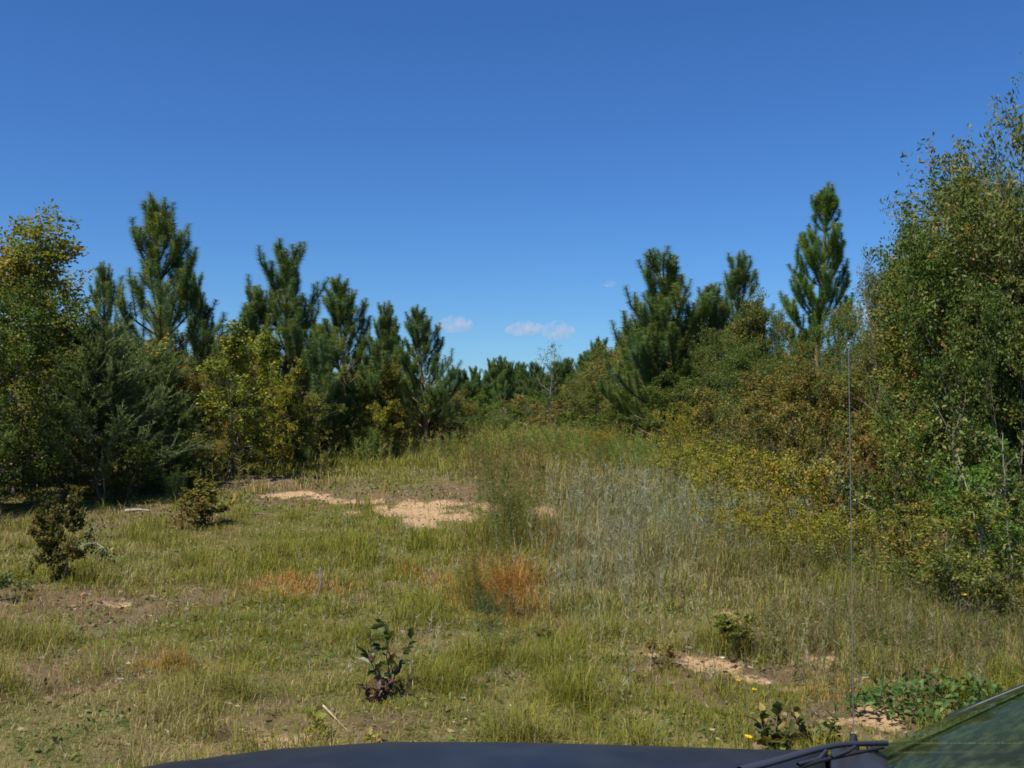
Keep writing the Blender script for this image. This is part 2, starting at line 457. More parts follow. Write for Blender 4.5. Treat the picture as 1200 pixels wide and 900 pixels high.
def pine(seed, H, spread, whorls=9, per=5, t0=.18, dens=430, nL=.155, nW=.011, bare=.35, custom=None, col=(.118, .172, .045), n2=6, taper=.85, inner=1):
    rng = np.random.default_rng(seed)
    gt, gc = Geo(), Geo()
    bark = (.20, .125, .085)
    T = poly(rng, (0, 0, -.1), (0, 0, 1), H * .965, 12, .018, .03)
    r0 = H * .0115
    tube(gt, T, np.linspace(r0, .012, len(T)), 8, bark)
    cb = np.array(col)
    def colr():
        c = cb * rng.uniform(.75, 1.3)
        if rng.random() < .3: c = c * np.array([1.5, 1.22, .8])
        elif rng.random() < .3: c = c * np.array([.85, .98, 1.45])
        return c
    # leader candle with a cluster of upright side candles
    needles(gc, rng, T[-6:], dens * 1.15, nL * .9, nW, colr(), sp=.55)
    specs = []
    lead = [(rng.uniform(.86, .95), b * 1.3 + rng.normal() * .2, H * rng.uniform(.07, .12), 66 + rng.normal() * 6) for b in range(4)]
    if custom:
        specs = custom
    else:
        for wv in range(whorls):
            u = (wv + .15 * rng.random()) / (whorls - 1) if whorls > 1 else 0
            t = t0 + (.97 - t0) * u ** .92
            k = per + rng.integers(-1, 2)
            for b in range(k):
                env = (1 - taper * u) ** .8 * (.75 + .25 * min(1, u * 5))
                specs.append((t, b / k * 2 * math.pi + wv * 1.1 + rng.normal() * .3, spread * env * rng.uniform(.7, 1.15) + .25, 22 + 45 * u + rng.normal() * 8))
    if not custom: specs = specs + lead
    for (t, az, L1, el_) in specs:
        p, _ = along(T, min(t, .99))
        B = poly(rng, p, azel(az, R(el_)), L1, 7, .05, .17)
        rr = .012 + .008 * L1
        tube(gt, B, np.linspace(rr, .006, len(B)), 4, (.19, .13, .09))
        needles(gc, rng, B, dens, nL, nW, colr(), full=bare, sp=.62)
        nn = max(2, int(n2 * min(1.4, L1 / 1.2)))
        for j in range(nn):
            s2 = .3 + .62 * (j + rng.random()) / nn
            p2, d2 = along(B, s2)
            sd = np.cross(d2, UP); sd = sd / (np.linalg.norm(sd) + 1e-6) * (1 if j % 2 else -1)
            L2 = L1 * rng.uniform(.28, .48) * (1.15 - .5 * s2) + .12
            B2 = poly(rng, p2, nrm(d2 * .7 + sd * rng.uniform(.3, .7) + UP * .6 + .15 * rng.normal(size=3)), L2, 4, .05, .28)
            tube(gt, B2, np.linspace(.007, .004, len(B2)), 3, (.19, .13, .09))
            needles(gc, rng, B2, dens, nL * .95, nW, colr(), full=.15, sp=.62)
    return gt, gc

def cedar(seed, H, spread):
    rng = np.random.default_rng(seed)
    gt, gc = Geo(), Geo()
    T = poly(rng, (0, 0, -.1), (0, 0, 1), H, 9, .04, .03)
    tube(gt, T, np.linspace(H * .009, .008, len(T)), 6, (.17, .15, .13))
    tw = []
    n1 = 120
    for i in range(n1):
        u = (i + rng.random()) / n1; t = .1 + .88 * u
        p, _ = along(T, t)
        L1 = spread * (1 - u * .92) ** .55 * rng.uniform(.55, 1.15) + .15
        B = poly(rng, p, azel(i * 2.4, R(20 + 45 * u + rng.normal() * 10)), L1, 6, .08, .10)
        tube(gt, B, np.linspace(.009, .003, len(B)), 3, (.15, .13, .11))
        m = int(13 * L1 / spread) + 5
        for j in range(m):
            p2, d2 = along(B, .2 + .78 * (j + rng.random()) / m)
            B2 = poly(rng, p2, nrm(d2 + rng.normal(size=3) * .6 + UP * .2), .25 + .3 * rng.random(), 3, .1, .12)
            tube(gt, B2, .0025, 3, (.24, .22, .18))
            c = np.array((.14, .175, .06)) * rng.uniform(.75, 1.35)
            n = 60
            tt = rng.random(n) * 2.99; i2 = tt.astype(int); f = (tt - i2)[:, None]
            pp = B2[i2] * (1 - f) + B2[i2 + 1] * f
            dd = nrm(nrm(B2[i2 + 1] - B2[i2]) + rng.normal(size=(n, 3)) * .55)
            spikes(gc, rng, pp, dd, .085 * rng.uniform(.6, 1.2, n), .011, c * (1 + .2 * rng.normal(size=(n, 1))).clip(.5, 1.6))
    return gt, gc

def fennel(seed, H, col=(.12, .19, .04), dens=1.0, stems=5, spread=.3, bark=(.2, .22, .1), leafL=.07):
    """tall soft feathery weed: upright stems with thread leaves, like a green plume"""
    rng = np.random.default_rng(seed)
    gt, gc = Geo(), Geo()
    for s_ in range(stems):
        az = rng.random() * 6.28; rr = spread * math.sqrt(rng.random())
        h = H * rng.uniform(.65, 1)
        B = poly(rng, (math.cos(az) * rr * .5, math.sin(az) * rr * .5, -.03), nrm(np.array([math.cos(az) * .12, math.sin(az) * .12, 1.])), h, 6, .04, .02)
        tube(gt, B, np.linspace(.006, .002, 7), 4, bark)
        n = int(280 * dens * h)
        t = rng.random(n) ** .7 * 5.99; i2 = t.astype(int); f = (t - i2)[:, None]
        p = B[i2] * (1 - f) + B[i2 + 1] * f
        rel = (t / 6)[:, None]
        d = nrm(rng.normal(size=(n, 3)) * np.array([1, 1, .4]) + UP * .75)
        wdt = .11 * np.sin(np.pi * (rel * .8 + .15)) * rng.random((n, 1))
        spikes(gc, rng, p + d * wdt, d, leafL * rng.uniform(.6, 1.4, n), .0052, np.array(col) * (1 + .22 * rng.normal(size=(n, 1))).clip(.4, 1.8))
    return gt, gc

PROTO = {}
def proto(kind, gt_gc, m2):
    gt, gc = gt_gc
    PROTO[kind] = [gt.mesh(kind + '_stem', M_bark, True), gc.mesh(kind + '_leaves', m2), None]
    V = np.concatenate(gc.V)
    z = np.percentile(V[:, 2], 99.9); r = np.percentile(np.hypot(V[:, 0], V[:, 1]), 95)
    PROTO[kind][2] = (z, r)

proto('pine_a', pine(1, 7.0, 2.1, whorls=11, per=5, n2=5, dens=400, nW=.0075), M_needle)
proto('pine_b', pine(2, 6.0, 2.2, whorls=10, per=6, taper=.78, t0=.08, n2=5, dens=400, nW=.0075), M_needle)
proto('pine_c', pine(3, 6.5, 1.5, whorls=10, per=5, taper=.7, t0=.14, n2=5, dens=400, nW=.0075), M_needle)
tall = []
TALLREF = 1
for (t, Ls, el_, k, a0) in [(.90, .62, 66, 4, .4), (.865, .85, 60, 5, 0), (.84, .95, 50, 5, .6), (.81, .70, 42, 4, 1.1), (.70, 1.25, 48, 4, .3), (.66, 1.45, 42, 5, 1.0), (.61, 1.5, 38, 5, .1),
                            (.55, 1.4, 35, 5, 2.1), (.48, 1.6, 38, 6, .5), (.41, 1.7, 30, 6, 1.2), (.33, 1.8, 22, 6, .2), (.25, 1.7, 18, 6, .7)]:
    for b in range(k): tall.append((t, a0 + b * 6.283 / k, Ls * (1 if b % 2 else .85), el_))
proto('pine_tall', pine(4, 9.5, 1.6, custom=tall, dens=520, nW=.0085, bare=.12, col=(.12, .185, .045), n2=5), M_needle)
#proto('pine_small', pine(5, 5.0, 1.3, whorls=8, per=6, dens=120, nW=.026, nL=.2, n2=4), M_needle)
proto('oak_a', deciduous(11, 5.0, 2.2, 36, 8, 6, 18, (.08, .046), 'oak', t0=.06), M_leaf)
proto('oak_b', deciduous(12, 5.0, 2.1, 34, 8, 6, 17, (.082, .046), 'rust', stems=2, wob=.2, t0=.06), M_leaf)
proto('gum', deciduous(13, 4.5, 1.5, 26, 7, 5, 13, (.085, .07), 'gum', stems=2, clump=.9, leafspread=.14), M_leaf)
proto('dark', deciduous(14, 4.5, 2.2, 36, 8, 6, 18, (.075, .04), 'dark', t0=.05, stems=3), M_leaf)
proto('willow_a', deciduous(15, 6.0, 2.6, 60, 9, 6, 16, (.085, .032), 'willow', t0=.06, stems=3, splay=.35, el=(0, 45), wob=.2, clump=.85), M_leaf)
proto('willow_b', deciduous(16, 6.0, 2.4, 54, 9, 6, 16, (.085, .032), 'willow', t0=.06, wob=.24, clump=.9, stems=3, splay=.35, el=(0, 45)), M_leaf)
proto('shrub_a', deciduous(17, 2.6, 1.25, 28, 7, 4, 15, (.07, .038), 'oak', t0=.02, stems=5, splay=.5, el=(10, 60), bark=(.2, .17, .14)), M_leaf)
proto('shrub_b', deciduous(18, 2.6, 1.3, 28, 7, 4, 15, (.08, .04), 'rust', t0=.02, stems=5, splay=.5, bark=(.22, .19, .16)), M_leaf)
proto('shrub_y', deciduous(19, 1.7, 1.1, 26, 7, 4, 13, (.055, .028), 'yellow', t0=.02, stems=6, splay=.7, el=(5, 45), bark=(.25, .22, .18), clump=.75), M_leaf)
proto('shrub_g', deciduous(20, 1.8, .9, 26, 7, 4, 13, (.07, .026), 'myrtle', t0=.02, stems=5, splay=.4), M_leaf)
proto('bare', deciduous(21, 5.5, 1.5, 22, 6, 4, 4, (.08, .045), 'dark', t0=.25, wob=.25, bark=(.22, .2, .18), leafspread=.2), M_leaf)
proto('cedar', cedar(22, 3.6, 1.45), M_needle)
proto('fennel_a', fennel(31, 1.5, stems=7, dens=1.3), M_grass)
proto('fennel_b', fennel(32, 1.4, col=(.10, .15, .035), stems=9, spread=.4, dens=1.1), M_grass)

FIRST = {}
def plant(kind, name, px, d, top, width, label, cat='tree', tint=(1, 1, 1), group=None, rot=None, x=None, base=None, height=None):
    """stand one plant at distance d, in the photo's column px, its top at row top; width in pixels there"""
    X_ = (px - 600) / F * d if x is None else x
    z0 = gz(X_, d)
    H = height or (CAMH + (480 - top) / F * d - z0)
    me_t, me_c, (pz, pr) = PROTO[kind]
    sz = H / pz
    sx = (width / F * d * .5) / pr if width else sz
    sx = min(max(sx, sz * .55), sz * 1.7)
    if kind not in FIRST:
        root = bpy.data.objects.new(name, None)
        a = bpy.data.objects.new('trunk' if cat == 'tree' else 'stem', me_t)
        b = bpy.data.objects.new('crown' if cat == 'tree' else 'foliage', me_c)
        FIRST[kind] = (root, a, b)
    else:
        r0_, a0_, b0_ = FIRST[kind]
        root, a, b = r0_.copy(), a0_.copy(), b0_.copy()
        root.name = name; a.name = 'trunk' if cat == 'tree' else 'stem'; b.name = 'crown' if cat == 'tree' else 'foliage'
        for k in list(root.keys()): del root[k]
    for o in (root, a, b): C.objects.link(o)
    a.parent = root; b.parent = root
    root.location = (X_, d, z0)
    root.rotation_euler = (0, 0, rot if rot is not None else random.uniform(0, 6.28))
    root.scale = (sx, sx, sz)
    b.color = (*tint, 1)
    tag(root, label, cat, group)
    return root
random.seed(7)

# --- pines (px, distance, top row, width px)
T_ = (1.0, 1.0, 1.0)
plant('pine_a', 'pine_tree', 196, 27, 230, 150, 'tallest pine on the left, with upright plumes above the other trees', rot=.4)
plant('pine_c', 'pine_tree', 112, 25, 306, 60, 'narrow pine tip between the orange-leaved oak and the tallest left pine')
plant('pine_b', 'pine_tree', 340, 28, 287, 140, 'full pine with dark clumped top, second tallest on the left', rot=2.0)
plant('pine_c', 'pine_tree', 283, 27, 335, 75, 'low pine shouldering the left side of the full clumped pine')
plant('pine_c', 'pine_tree', 240, 29, 318, 60, 'shorter pine just right of the tallest left pine')
plant('pine_a', 'pine_tree', 410, 31, 326, 120, 'pointed pine left of centre with a reddish trunk showing', rot=1.1)
plant('pine_c', 'pine_tree', 440, 31, 354, 60, 'blunt pine leaning against the pointed pine left of centre')
plant('pine_a', 'pine_tree', 500, 36, 360, 125, 'broad conical pine ending the left tree bank before the gap', rot=.9, tint=(.85, .95, 1.05))
plant('pine_c', 'pine_tree', 470, 38, 378, 60, 'slim pine behind the left shoulder of the broad conical pine')
plant('pine_b', 'pine_tree', 370, 33, 375, 90, 'low pine in the notch between the clumped and the pointed pine')
plant('pine_b', 'pine_tree', 798, 36, 292, 150, 'wide pine with several upright tips right of the gap', rot=.3)
plant('pine_c', 'pine_tree', 849, 38, 296, 85, 'slender grey green pine beside the wide pine right of the gap', tint=(.95, 1, 1.1))
plant('pine_tall', 'pine_tree', 958, 36, 220, 92, 'tall sparse pine with a rounded tuft above bare neck and raised arms', rot=0.15, tint=(1.0, 1.05, .95))
plant('pine_b', 'pine_tree', 772, 38, 340, 120, 'pine merging into the left flank of the wide pine right of the gap', rot=1.7)
plant('pine_a', 'pine_tree', 826, 37, 335, 130, 'pine crowded between the wide pine and the slender grey green pine', rot=2.7)
plant('pine_a', 'pine_tree', 800, 39, 372, 190, 'low broad pine in the mass below the wide pine right of the gap', rot=.7)
plant('pine_b', 'pine_tree', 868, 39, 352, 100, 'pine shouldering the right side of the slender grey green pine', rot=3.7)
plant('pine_b', 'pine_tree', 935, 37, 385, 130, 'low pine at the foot of the tall sparse pine')
plant('pine_a', 'pine_tree', 745, 44, 385, 75, 'pine half hidden left of the wide pine right of the gap')
plant('pine_b', 'pine_tree', 1040, 21, 415, 130, 'bright green pine showing through the leaves behind the radio antenna', tint=(1.2, 1.25, .9))
plant('pine_a', 'pine_tree', 60, 30, 350, 110, 'pine behind the orange-leaved oak on the far left')
# far row
rng0 = random.Random(3)
far = [(548, 436), (562, 442), (577, 428), (588, 426), (600, 430), (612, 434), (624, 440), (640, 436), (663, 420), (678, 416), (690, 425), (560, 450), (705, 405), (712, 420), (655, 440), (530, 430), (555, 430), (570, 424), (583, 433), (595, 424), (607, 429), (619, 432), (632, 429), (645, 426), (658, 424), (670, 420), (684, 410), (697, 408), (720, 398)]
for i, (px, top) in enumerate(far):
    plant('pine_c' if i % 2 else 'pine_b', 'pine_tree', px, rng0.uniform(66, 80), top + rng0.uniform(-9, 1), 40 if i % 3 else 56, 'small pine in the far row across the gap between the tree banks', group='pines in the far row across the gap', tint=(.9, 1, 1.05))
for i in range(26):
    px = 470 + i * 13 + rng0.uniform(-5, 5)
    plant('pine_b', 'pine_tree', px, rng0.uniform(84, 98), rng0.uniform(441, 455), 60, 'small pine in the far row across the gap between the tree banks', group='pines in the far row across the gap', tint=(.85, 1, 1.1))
plant('bare', 'young_tree', 645, 60, 400, 45, 'thin open-twigged tree rising against the sky at the centre gap')
plant('bare', 'young_tree', 700, 58, 408, 34, 'thin twiggy tree just right of the open-twigged tree in the gap')

# --- broadleaf and cedar trees
plant('oak_a', 'oak_tree', 18, 19.5, 248, 240, 'oak with orange-brown leaf tips at the left edge', tint=(1.2, 1.15, .9))
plant('dark', 'broadleaf_tree', -30, 17, 330, 190, 'dark leafy tree cut by the left edge below the orange-tipped oak')
plant('cedar', 'cedar_tree', 118, 19.0, 372, 165, 'wispy grey green cedar in front on the left')
plant('cedar', 'cedar_tree', 170, 21.5, 400, 120, 'smaller feathery cedar right behind the wispy front cedar', tint=(1.1, 1.15, .9))
plant('gum', 'sweetgum_tree', 268, 21.5, 382, 150, 'yellow green star-leaved tree below the second tallest left pine')
plant('oak_b', 'oak_tree', 215, 22.5, 392, 120, 'brownish oak between the cedars and the yellow green tree', tint=(.9, .95, .8))
plant('gum', 'sweetgum_tree', 310, 24, 420, 85, 'pale yellow-leaved sapling tree at the right of the yellow green tree', tint=(1.1, 1.0, .9))
plant('oak_a', 'oak_tree', 345, 25, 440, 90, 'low olive oak under the full clumped pine')
plant('oak_a', 'oak_tree', 455, 31, 425, 70, 'yellowing oak under the broad conical pine', tint=(1.4, 1.15, .8))
plant('dark', 'broadleaf_tree', 390, 30, 445, 90, 'dark understory tree beneath the pointed pine')
plant('oak_b', 'oak_tree', 40, 21, 380, 150, 'brownish understory oak behind the wispy cedar')
plant('oak_a', 'oak_tree', 300, 27, 400, 110, 'green oak behind the yellow green star-leaved tree')
plant('dark', 'broadleaf_tree', 240, 26, 410, 130, 'dark understory tree under the tallest left pine')
plant('dark', 'broadleaf_tree', 500, 40, 440, 80, 'dark broadleaf tree at the foot of the broad conical pine')
plant('oak_a', 'oak_tree', 135, 28, 385, 120, 'green oak filling behind the narrow pine tip')

plant('willow_a', 'oak_tree', 1240, 14.0, 150, 400, 'large fine-leaved willow oak towering at the right edge', rot=1.0)
plant('willow_b', 'oak_tree', 1375, 12.5, 78, 420, 'tallest fine-leaved tree cut by the right edge of the picture', rot=2.2)
plant('oak_a', 'oak_tree', 1100, 18.5, 288, 160, 'rounded olive oak filling under the twiggy tree tops on the right', rot=.8, tint=(.95, 1, .9))
plant('dark', 'broadleaf_tree', 1165, 16.5, 215, 230, 'dense dark green tree left of the large willow oak', rot=1.9, tint=(1.05, 1.05, 1))
plant('oak_a', 'oak_tree', 1225, 13.2, 200, 240, 'leafy green oak in front of the large willow oak', rot=2.9, tint=(.9, 1, .9))
plant('willow_b', 'oak_tree', 1078, 17.5, 258, 190, 'fine-leaved tree left of the large willow oak, twigs against the sky', rot=.2, tint=(1.05, .98, .95))
plant('oak_b', 'oak_tree', 1050, 18.5, 350, 110, 'olive oak with drooping leaves under the fine-leaved trees', tint=(.8, 1, .85))
plant('oak_b', 'oak_tree', 1120, 14.5, 330, 140, 'oak with rusty orange leaves low on the right bank', tint=(1.05, .92, .8))
plant('oak_a', 'oak_tree', 890, 33, 342, 90, 'dull green oak between the slender pine and tall sparse pine', tint=(.85, .92, .95))
plant('oak_a', 'oak_tree', 745, 42, 368, 80, 'ragged oak sloping down to the gap from the wide pine', tint=(1.05, .95, 1.))
plant('oak_a', 'oak_tree', 715, 48, 402, 90, 'brown-tinged oak at the right side of the gap')
plant('oak_b', 'oak_tree', 915, 21, 412, 150, 'brown and olive shrubby oak left of the antenna', tint=(.85, .9, .75))
plant('oak_b', 'oak_tree', 985, 19.5, 405, 120, 'brown and olive oak right behind the antenna', tint=(.85, .88, .75))
plant('willow_a', 'oak_tree', 1036, 23, 370, 80, 'open-crowned tree showing twigs before the cloud')
plant('dark', 'broadleaf_tree', 870, 30, 395, 110, 'dark understory tree below the slender pine')
plant('dark', 'broadleaf_tree', 790, 35, 420, 120, 'dark understory tree below the wide pine')
plant('dark', 'broadleaf_tree', 1085, 16, 400, 150, 'dark green undergrowth tree behind the rusty orange oak')
plant('dark', 'broadleaf_tree', 1190, 12.5, 330, 160, 'dark green tree filling the lower right edge')
plant('oak_a', 'oak_tree', 680, 62, 432, 70, 'broad low oak at the right end of the far row')
plant('shrub_b', 'shrub', 640, 58, 462, 110, 'brownish thicket bush in the middle before the far row', cat='shrub')
plant('shrub_a', 'shrub', 590, 60, 468, 110, 'green thicket bush left of middle before the far row', cat='shrub')
plant('shrub_a', 'shrub', 545, 56, 470, 90, 'green bush below the right flank of the conical pine', cat='shrub', tint=(.8, 1, .9))
plant('shrub_b', 'shrub', 700, 50, 455, 110, 'rust and green bush below the brown-tinged oak', cat='shrub', tint=(.75, 1, .8))
plant('shrub_a', 'shrub', 745, 42, 462, 110, 'olive bush at the foot of the ragged oak', cat='shrub')

fill = random.Random(12)
for k, (px, top) in enumerate([(-12, 335), (45, 372), (90, 384), (150, 382), (205, 388), (255, 384), (300, 400), (350, 415), (400, 412), (450, 420), (495, 436), (525, 448)]):
    plant(['oak_a', 'dark', 'willow_b', 'oak_b'][k % 4], 'broadleaf_tree', px, 23.5 + max(0, px) / 520 * 17 + fill.uniform(-.8, .8), top + fill.uniform(-6, 6), 135 - px * .1, 'broadleaf tree crowded in behind the front bushes of the left bank', group='trees filling the left bank', tint=(.95, 1, .9))
for k, (px, top, d) in enumerate([(712, 412, 50), (755, 385, 44), (822, 382, 38), (868, 362, 34), (915, 400, 30), (948, 418, 27), (985, 415, 24), (1052, 362, 21.5), (1085, 322, 19.5), (1125, 268, 17.5), (1168, 232, 16.5), (1180, 190, 15.5), (1235, 150, 14.5), (1100, 300, 15.5), (1160, 260, 13.5)]):
    plant(['willow_b', 'oak_a', 'dark', 'willow_a'][k % 4], 'broadleaf_tree', px, d, top, 110 + max(0, px - 900) * .4, 'broadleaf tree crowded in behind the front bushes of the right bank', group='trees filling the right bank', tint=(.95, 1, .9))
for k, (px, top, d) in enumerate([(560, 462, 54), (600, 466, 62), (628, 458, 64), (665, 460, 60), (700, 452, 54), (585, 470, 50), (725, 450, 46)]):
    plant(['shrub_a', 'shrub_b', 'shrub_a'][k % 3], 'shrub', px, d, top, 90, 'bush in the low thicket in front of the far pine row', cat='shrub', group='low thicket across the gap', tint=(.72, 1, .8))

for k, (x_, d_) in enumerate([(8.2, 10.5), (9.5, 13), (11, 16), (12.5, 20), (9.0, 8.0), (11.5, 11), (13.5, 14), (14, 18), (10.5, 6.0), (16, 23), (13, 8.5), (15, 30), (19, 27), (16.5, 11), (18, 17), (13.5, 25)]):
    plant(['oak_a', 'willow_b', 'dark', 'pine_a'][k % 4], 'broadleaf_tree' if k % 4 < 3 else 'pine_tree', 0, d_, 0, 0, 'tree of the right bank standing beyond the right edge of the picture', x=x_, height=4.5 + (k % 3) * .9, group='right bank beyond the frame')
for k, (x_, d_) in enumerate([(-11.5, 17), (-12, 21), (-14, 18), (-14, 24), (-17, 21), (-16, 28), (-19, 26), (-13.5, 14.5), (-17, 16)]):
    plant(['dark', 'oak_a', 'pine_b'][k % 3], 'broadleaf_tree' if k % 3 < 2 else 'pine_tree', 0, d_, 0, 0, 'tree of the left bank standing beyond the left edge of the picture', x=x_, height=4.2 + (k % 3) * .9, group='left bank beyond the frame')

# --- shrub layer along both banks
rows = [
 ('shrub_a', 20, 20.5, 470, 120, 'green bush at the foot of the orange-tipped oak', (.8, 1, .9)),
 ('shrub_a', 205, 20.5, 500, 100, 'olive bush under the brownish oak beside the cedars', T_),
 ('shrub_b', 262, 22, 480, 100, 'rusty bush under the yellow green star-leaved tree', (.95, 1, .8)),
 ('shrub_a', 322, 24.5, 492, 90, 'olive bush right of the rusty left bank bush', T_),
 ('shrub_b', 372, 27.5, 492, 85, 'brownish bush at the edge of the weeds below the pointed pine', (.8, .9, .8)),
 ('gum', 432, 28, 470, 60, 'small yellow-leaved sapling before dark undergrowth left of centre', (1.3, 1.15, .9)),
 ('shrub_b', 505, 38, 485, 60, 'dark reddish bush at the foot of the conical pine', (.9, .6, .8)),
 ('shrub_a', 455, 33, 485, 90, 'green bush at the end of the left bank', (1, 1, .9)),
 ('gum', 335, 23.5, 452, 60, 'spray of yellow leaves leaning out under the clumped pine', (1.35, 1.15, .8)),
 ('shrub_b', 850, 26, 452, 120, 'brown-green bush right of the tall weeds', (.85, .95, .8)),
 ('shrub_a', 800, 30, 470, 110, 'olive bush below the wide pine right of the gap', (1.1, 1, .8)),
 ('shrub_b', 900, 18, 470, 120, 'shaggy brown bush left of the antenna', (.85, .9, .75)),
 ('shrub_b', 960, 16.5, 480, 120, 'brown bush crossed by the antenna', (.75, .85, .7)),
 ('shrub_y', 880, 14.5, 520, 140, 'golden yellow green bush before the brown bushes on the right', T_),
 ('shrub_y', 830, 16.5, 508, 130, 'thin yellowish bush left of the golden bush', (.85, .95, 1)),
 ('shrub_y', 945, 13.2, 528, 130, 'golden yellow bush just left of the antenna', (1.05, 1, .9)),
 ('shrub_y', 792, 20, 472, 60, 'yellow-leaved upright sapling before the dark pine', (.9, .95, .9)),
 ('shrub_b', 1030, 13.5, 505, 120, 'bush with pinkish brown leaves right of the antenna', (1., .9, .85)),
 ('shrub_a', 1080, 12.5, 480, 130, 'leafy green bush beneath the rusty orange oak', (1, 1.15, 1)),
 ('shrub_g', 1140, 11.5, 500, 130, 'glossy bright green bush near the right edge', T_),
 ('shrub_b', 1060, 11.5, 590, 120, 'low bush with broad olive brown leaves on the right', (1.05, 1.15, .8)),
 ('shrub_y', 1100, 10.3, 640, 120, 'low yellow green bush spilling towards the weeds', (1, 1.05, .9)),
 ('shrub_g', 1180, 10.5, 585, 120, 'green bush at the right edge beside the leaning stems', (.95, 1, 1)),
 ('shrub_a', 1170, 9.3, 655, 110, 'small green bush under the leaning stems at the right', (1, 1.2, 1)),
 ('shrub_a', 1240, 9.5, 560, 160, 'dark leafy bush mostly cut off by the right edge', (.9, 1, 1)),
 ('shrub_b', 1010, 11.8, 590, 100, 'low brownish bush at the foot of the thicket by the antenna', (.85, .9, .75)),
 ('shrub_g', 1120, 9.2, 668, 100, 'low dark green bush behind the creeper patch', (.8, .85, .8)),
 ('shrub_y', 1075, 9.9, 668, 90, 'straggly yellow bush leaning over the grey brown weeds', (.9, .95, .9)),
 ('shrub_b', 1215, 8.3, 640, 130, 'olive brown bush at the right edge above the windscreen', (.8, .95, .8)),
 ('shrub_a', 1180, 8.6, 715, 90, 'small leafy bush at the right edge just above the creeper', (.9, 1.05, .9)),
 ('shrub_y', 700, 27, 500, 60, 'reddish yellow bush behind the silvery stalks', (1.0, .8, .8)),
 ('shrub_y', 860, 12.2, 588, 120, 'sprawling yellow bush at the edge of the silvery stalks', (.9, .9, .9)),
 ('shrub_y', 920, 11.6, 600, 120, 'low sprawling golden bush below the upright grey stem', (.95, .95, .9)),
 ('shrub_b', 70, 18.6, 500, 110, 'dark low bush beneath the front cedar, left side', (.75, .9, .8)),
 ('shrub_a', 150, 18.8, 508, 110, 'low green bush beneath the front cedar, right side', (.8, .95, .85)),
 ('shrub_g', 200, 19.8, 525, 80, 'small green bush between the pale forked stem and the cedar', (.8, .85, .8)),
 ('shrub_b', 235, 20.6, 515, 80, 'low olive bush above the small round dark bush', (.9, .95, .8)),
 ('shrub_a', 285, 22.5, 505, 80, 'low green bush at the foot of the yellow green star-leaved tree', (1, 1, .9)),
 ('shrub_g', 335, 24.5, 512, 70, 'small bush in the shade at the foot of the clumped pine', (.9, .85, .8)),
 ('shrub_a', 395, 29, 496, 80, 'low bush behind the feathery weeds of the left bank', (.95, .95, .85)),
 ('shrub_g', 440, 33, 498, 70, 'green bush behind the rightmost feathery weeds of the left bank', (.9, .85, .8)),
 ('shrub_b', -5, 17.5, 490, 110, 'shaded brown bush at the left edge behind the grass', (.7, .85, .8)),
 ('shrub_a', 1135, 8.9, 575, 190, 'broad leafy green bush hiding the foot of the leaning pale stem', (.95, 1.05, .85)),
 ('shrub_b', 1078, 9.8, 600, 150, 'olive bush with broad leaves behind the straggly yellow bush', (.95, 1.05, .8)),
 ('shrub_y', 990, 11.0, 590, 130, 'wispy yellow green bush at the antenna above the bare sand', (.85, .95, .9)),
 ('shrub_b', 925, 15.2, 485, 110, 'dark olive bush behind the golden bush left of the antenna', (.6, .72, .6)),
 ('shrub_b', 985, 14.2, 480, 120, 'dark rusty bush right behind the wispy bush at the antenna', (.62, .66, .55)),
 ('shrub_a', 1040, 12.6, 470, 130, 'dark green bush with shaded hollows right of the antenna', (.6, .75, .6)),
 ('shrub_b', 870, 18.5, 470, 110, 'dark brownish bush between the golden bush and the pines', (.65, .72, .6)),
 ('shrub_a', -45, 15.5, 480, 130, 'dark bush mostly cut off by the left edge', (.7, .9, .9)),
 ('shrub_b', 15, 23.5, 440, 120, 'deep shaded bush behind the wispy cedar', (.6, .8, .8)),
]
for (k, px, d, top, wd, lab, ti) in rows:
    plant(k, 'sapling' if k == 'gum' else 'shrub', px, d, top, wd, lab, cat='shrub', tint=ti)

# --- smaller bushes standing in the grass, each fitted to its place in the photo
def small(kind, name, px, py, top, width, label, cat='shrub', tint=(1, 1, 1), rot=None):
    x, y, z = at(px, py)
    return plant(kind, name, px, y, top, width, label, cat, tint, rot=rot, x=x)
proto('bush_near', deciduous(41, 1.3, .42, 28, 6, 5, 9, (.05, .03), 'oak', t0=.05, stems=4, splay=.2, el=(10, 60), big=False), M_leaf)
proto('bush_rust', deciduous(42, .7, .42, 22, 6, 4, 6, (.055, .028), 'rust', t0=.02, stems=6, splay=.5), M_leaf)
small('bush_near', 'shrub', 75, 685, 572, 66, 'dark narrow bush standing alone in the grass on the left', tint=(.62, .55, .6), rot=1.3)
small('bush_near', 'shrub', 243, 617, 562, 60, 'small round dark bush at the edge of the left bank', tint=(1.1, .95, .8))
small('bush_rust', 'shrub', 222, 622, 585, 40, 'reddish twiggy bush touching the small round dark bush', tint=(.9, .8, .8))
small('bush_rust', 'shrub', 868, 775, 712, 85, 'low brown and green bush beside the right sandy patch', tint=(.75, .95, .7))
small('bush_rust', 'shrub', 775, 783, 748, 45, 'tiny rusty bush between two sandy patches', tint=(1., .95, .8))
small('fennel_a', 'dog_fennel', 572, 762, 688, 50, 'small dark green feathery weed clump below the orange weeds', cat='weed', tint=(.45, .6, .7))
small('bush_rust', 'shrub', 8, 705, 665, 70, 'grey green leafy bush at the left edge of the grass', tint=(.6, .9, .9))
small('bush_rust', 'shrub', 640, 755, 733, 30, 'small dried grey bush in the middle of the weeds', tint=(.55, .55, .7))

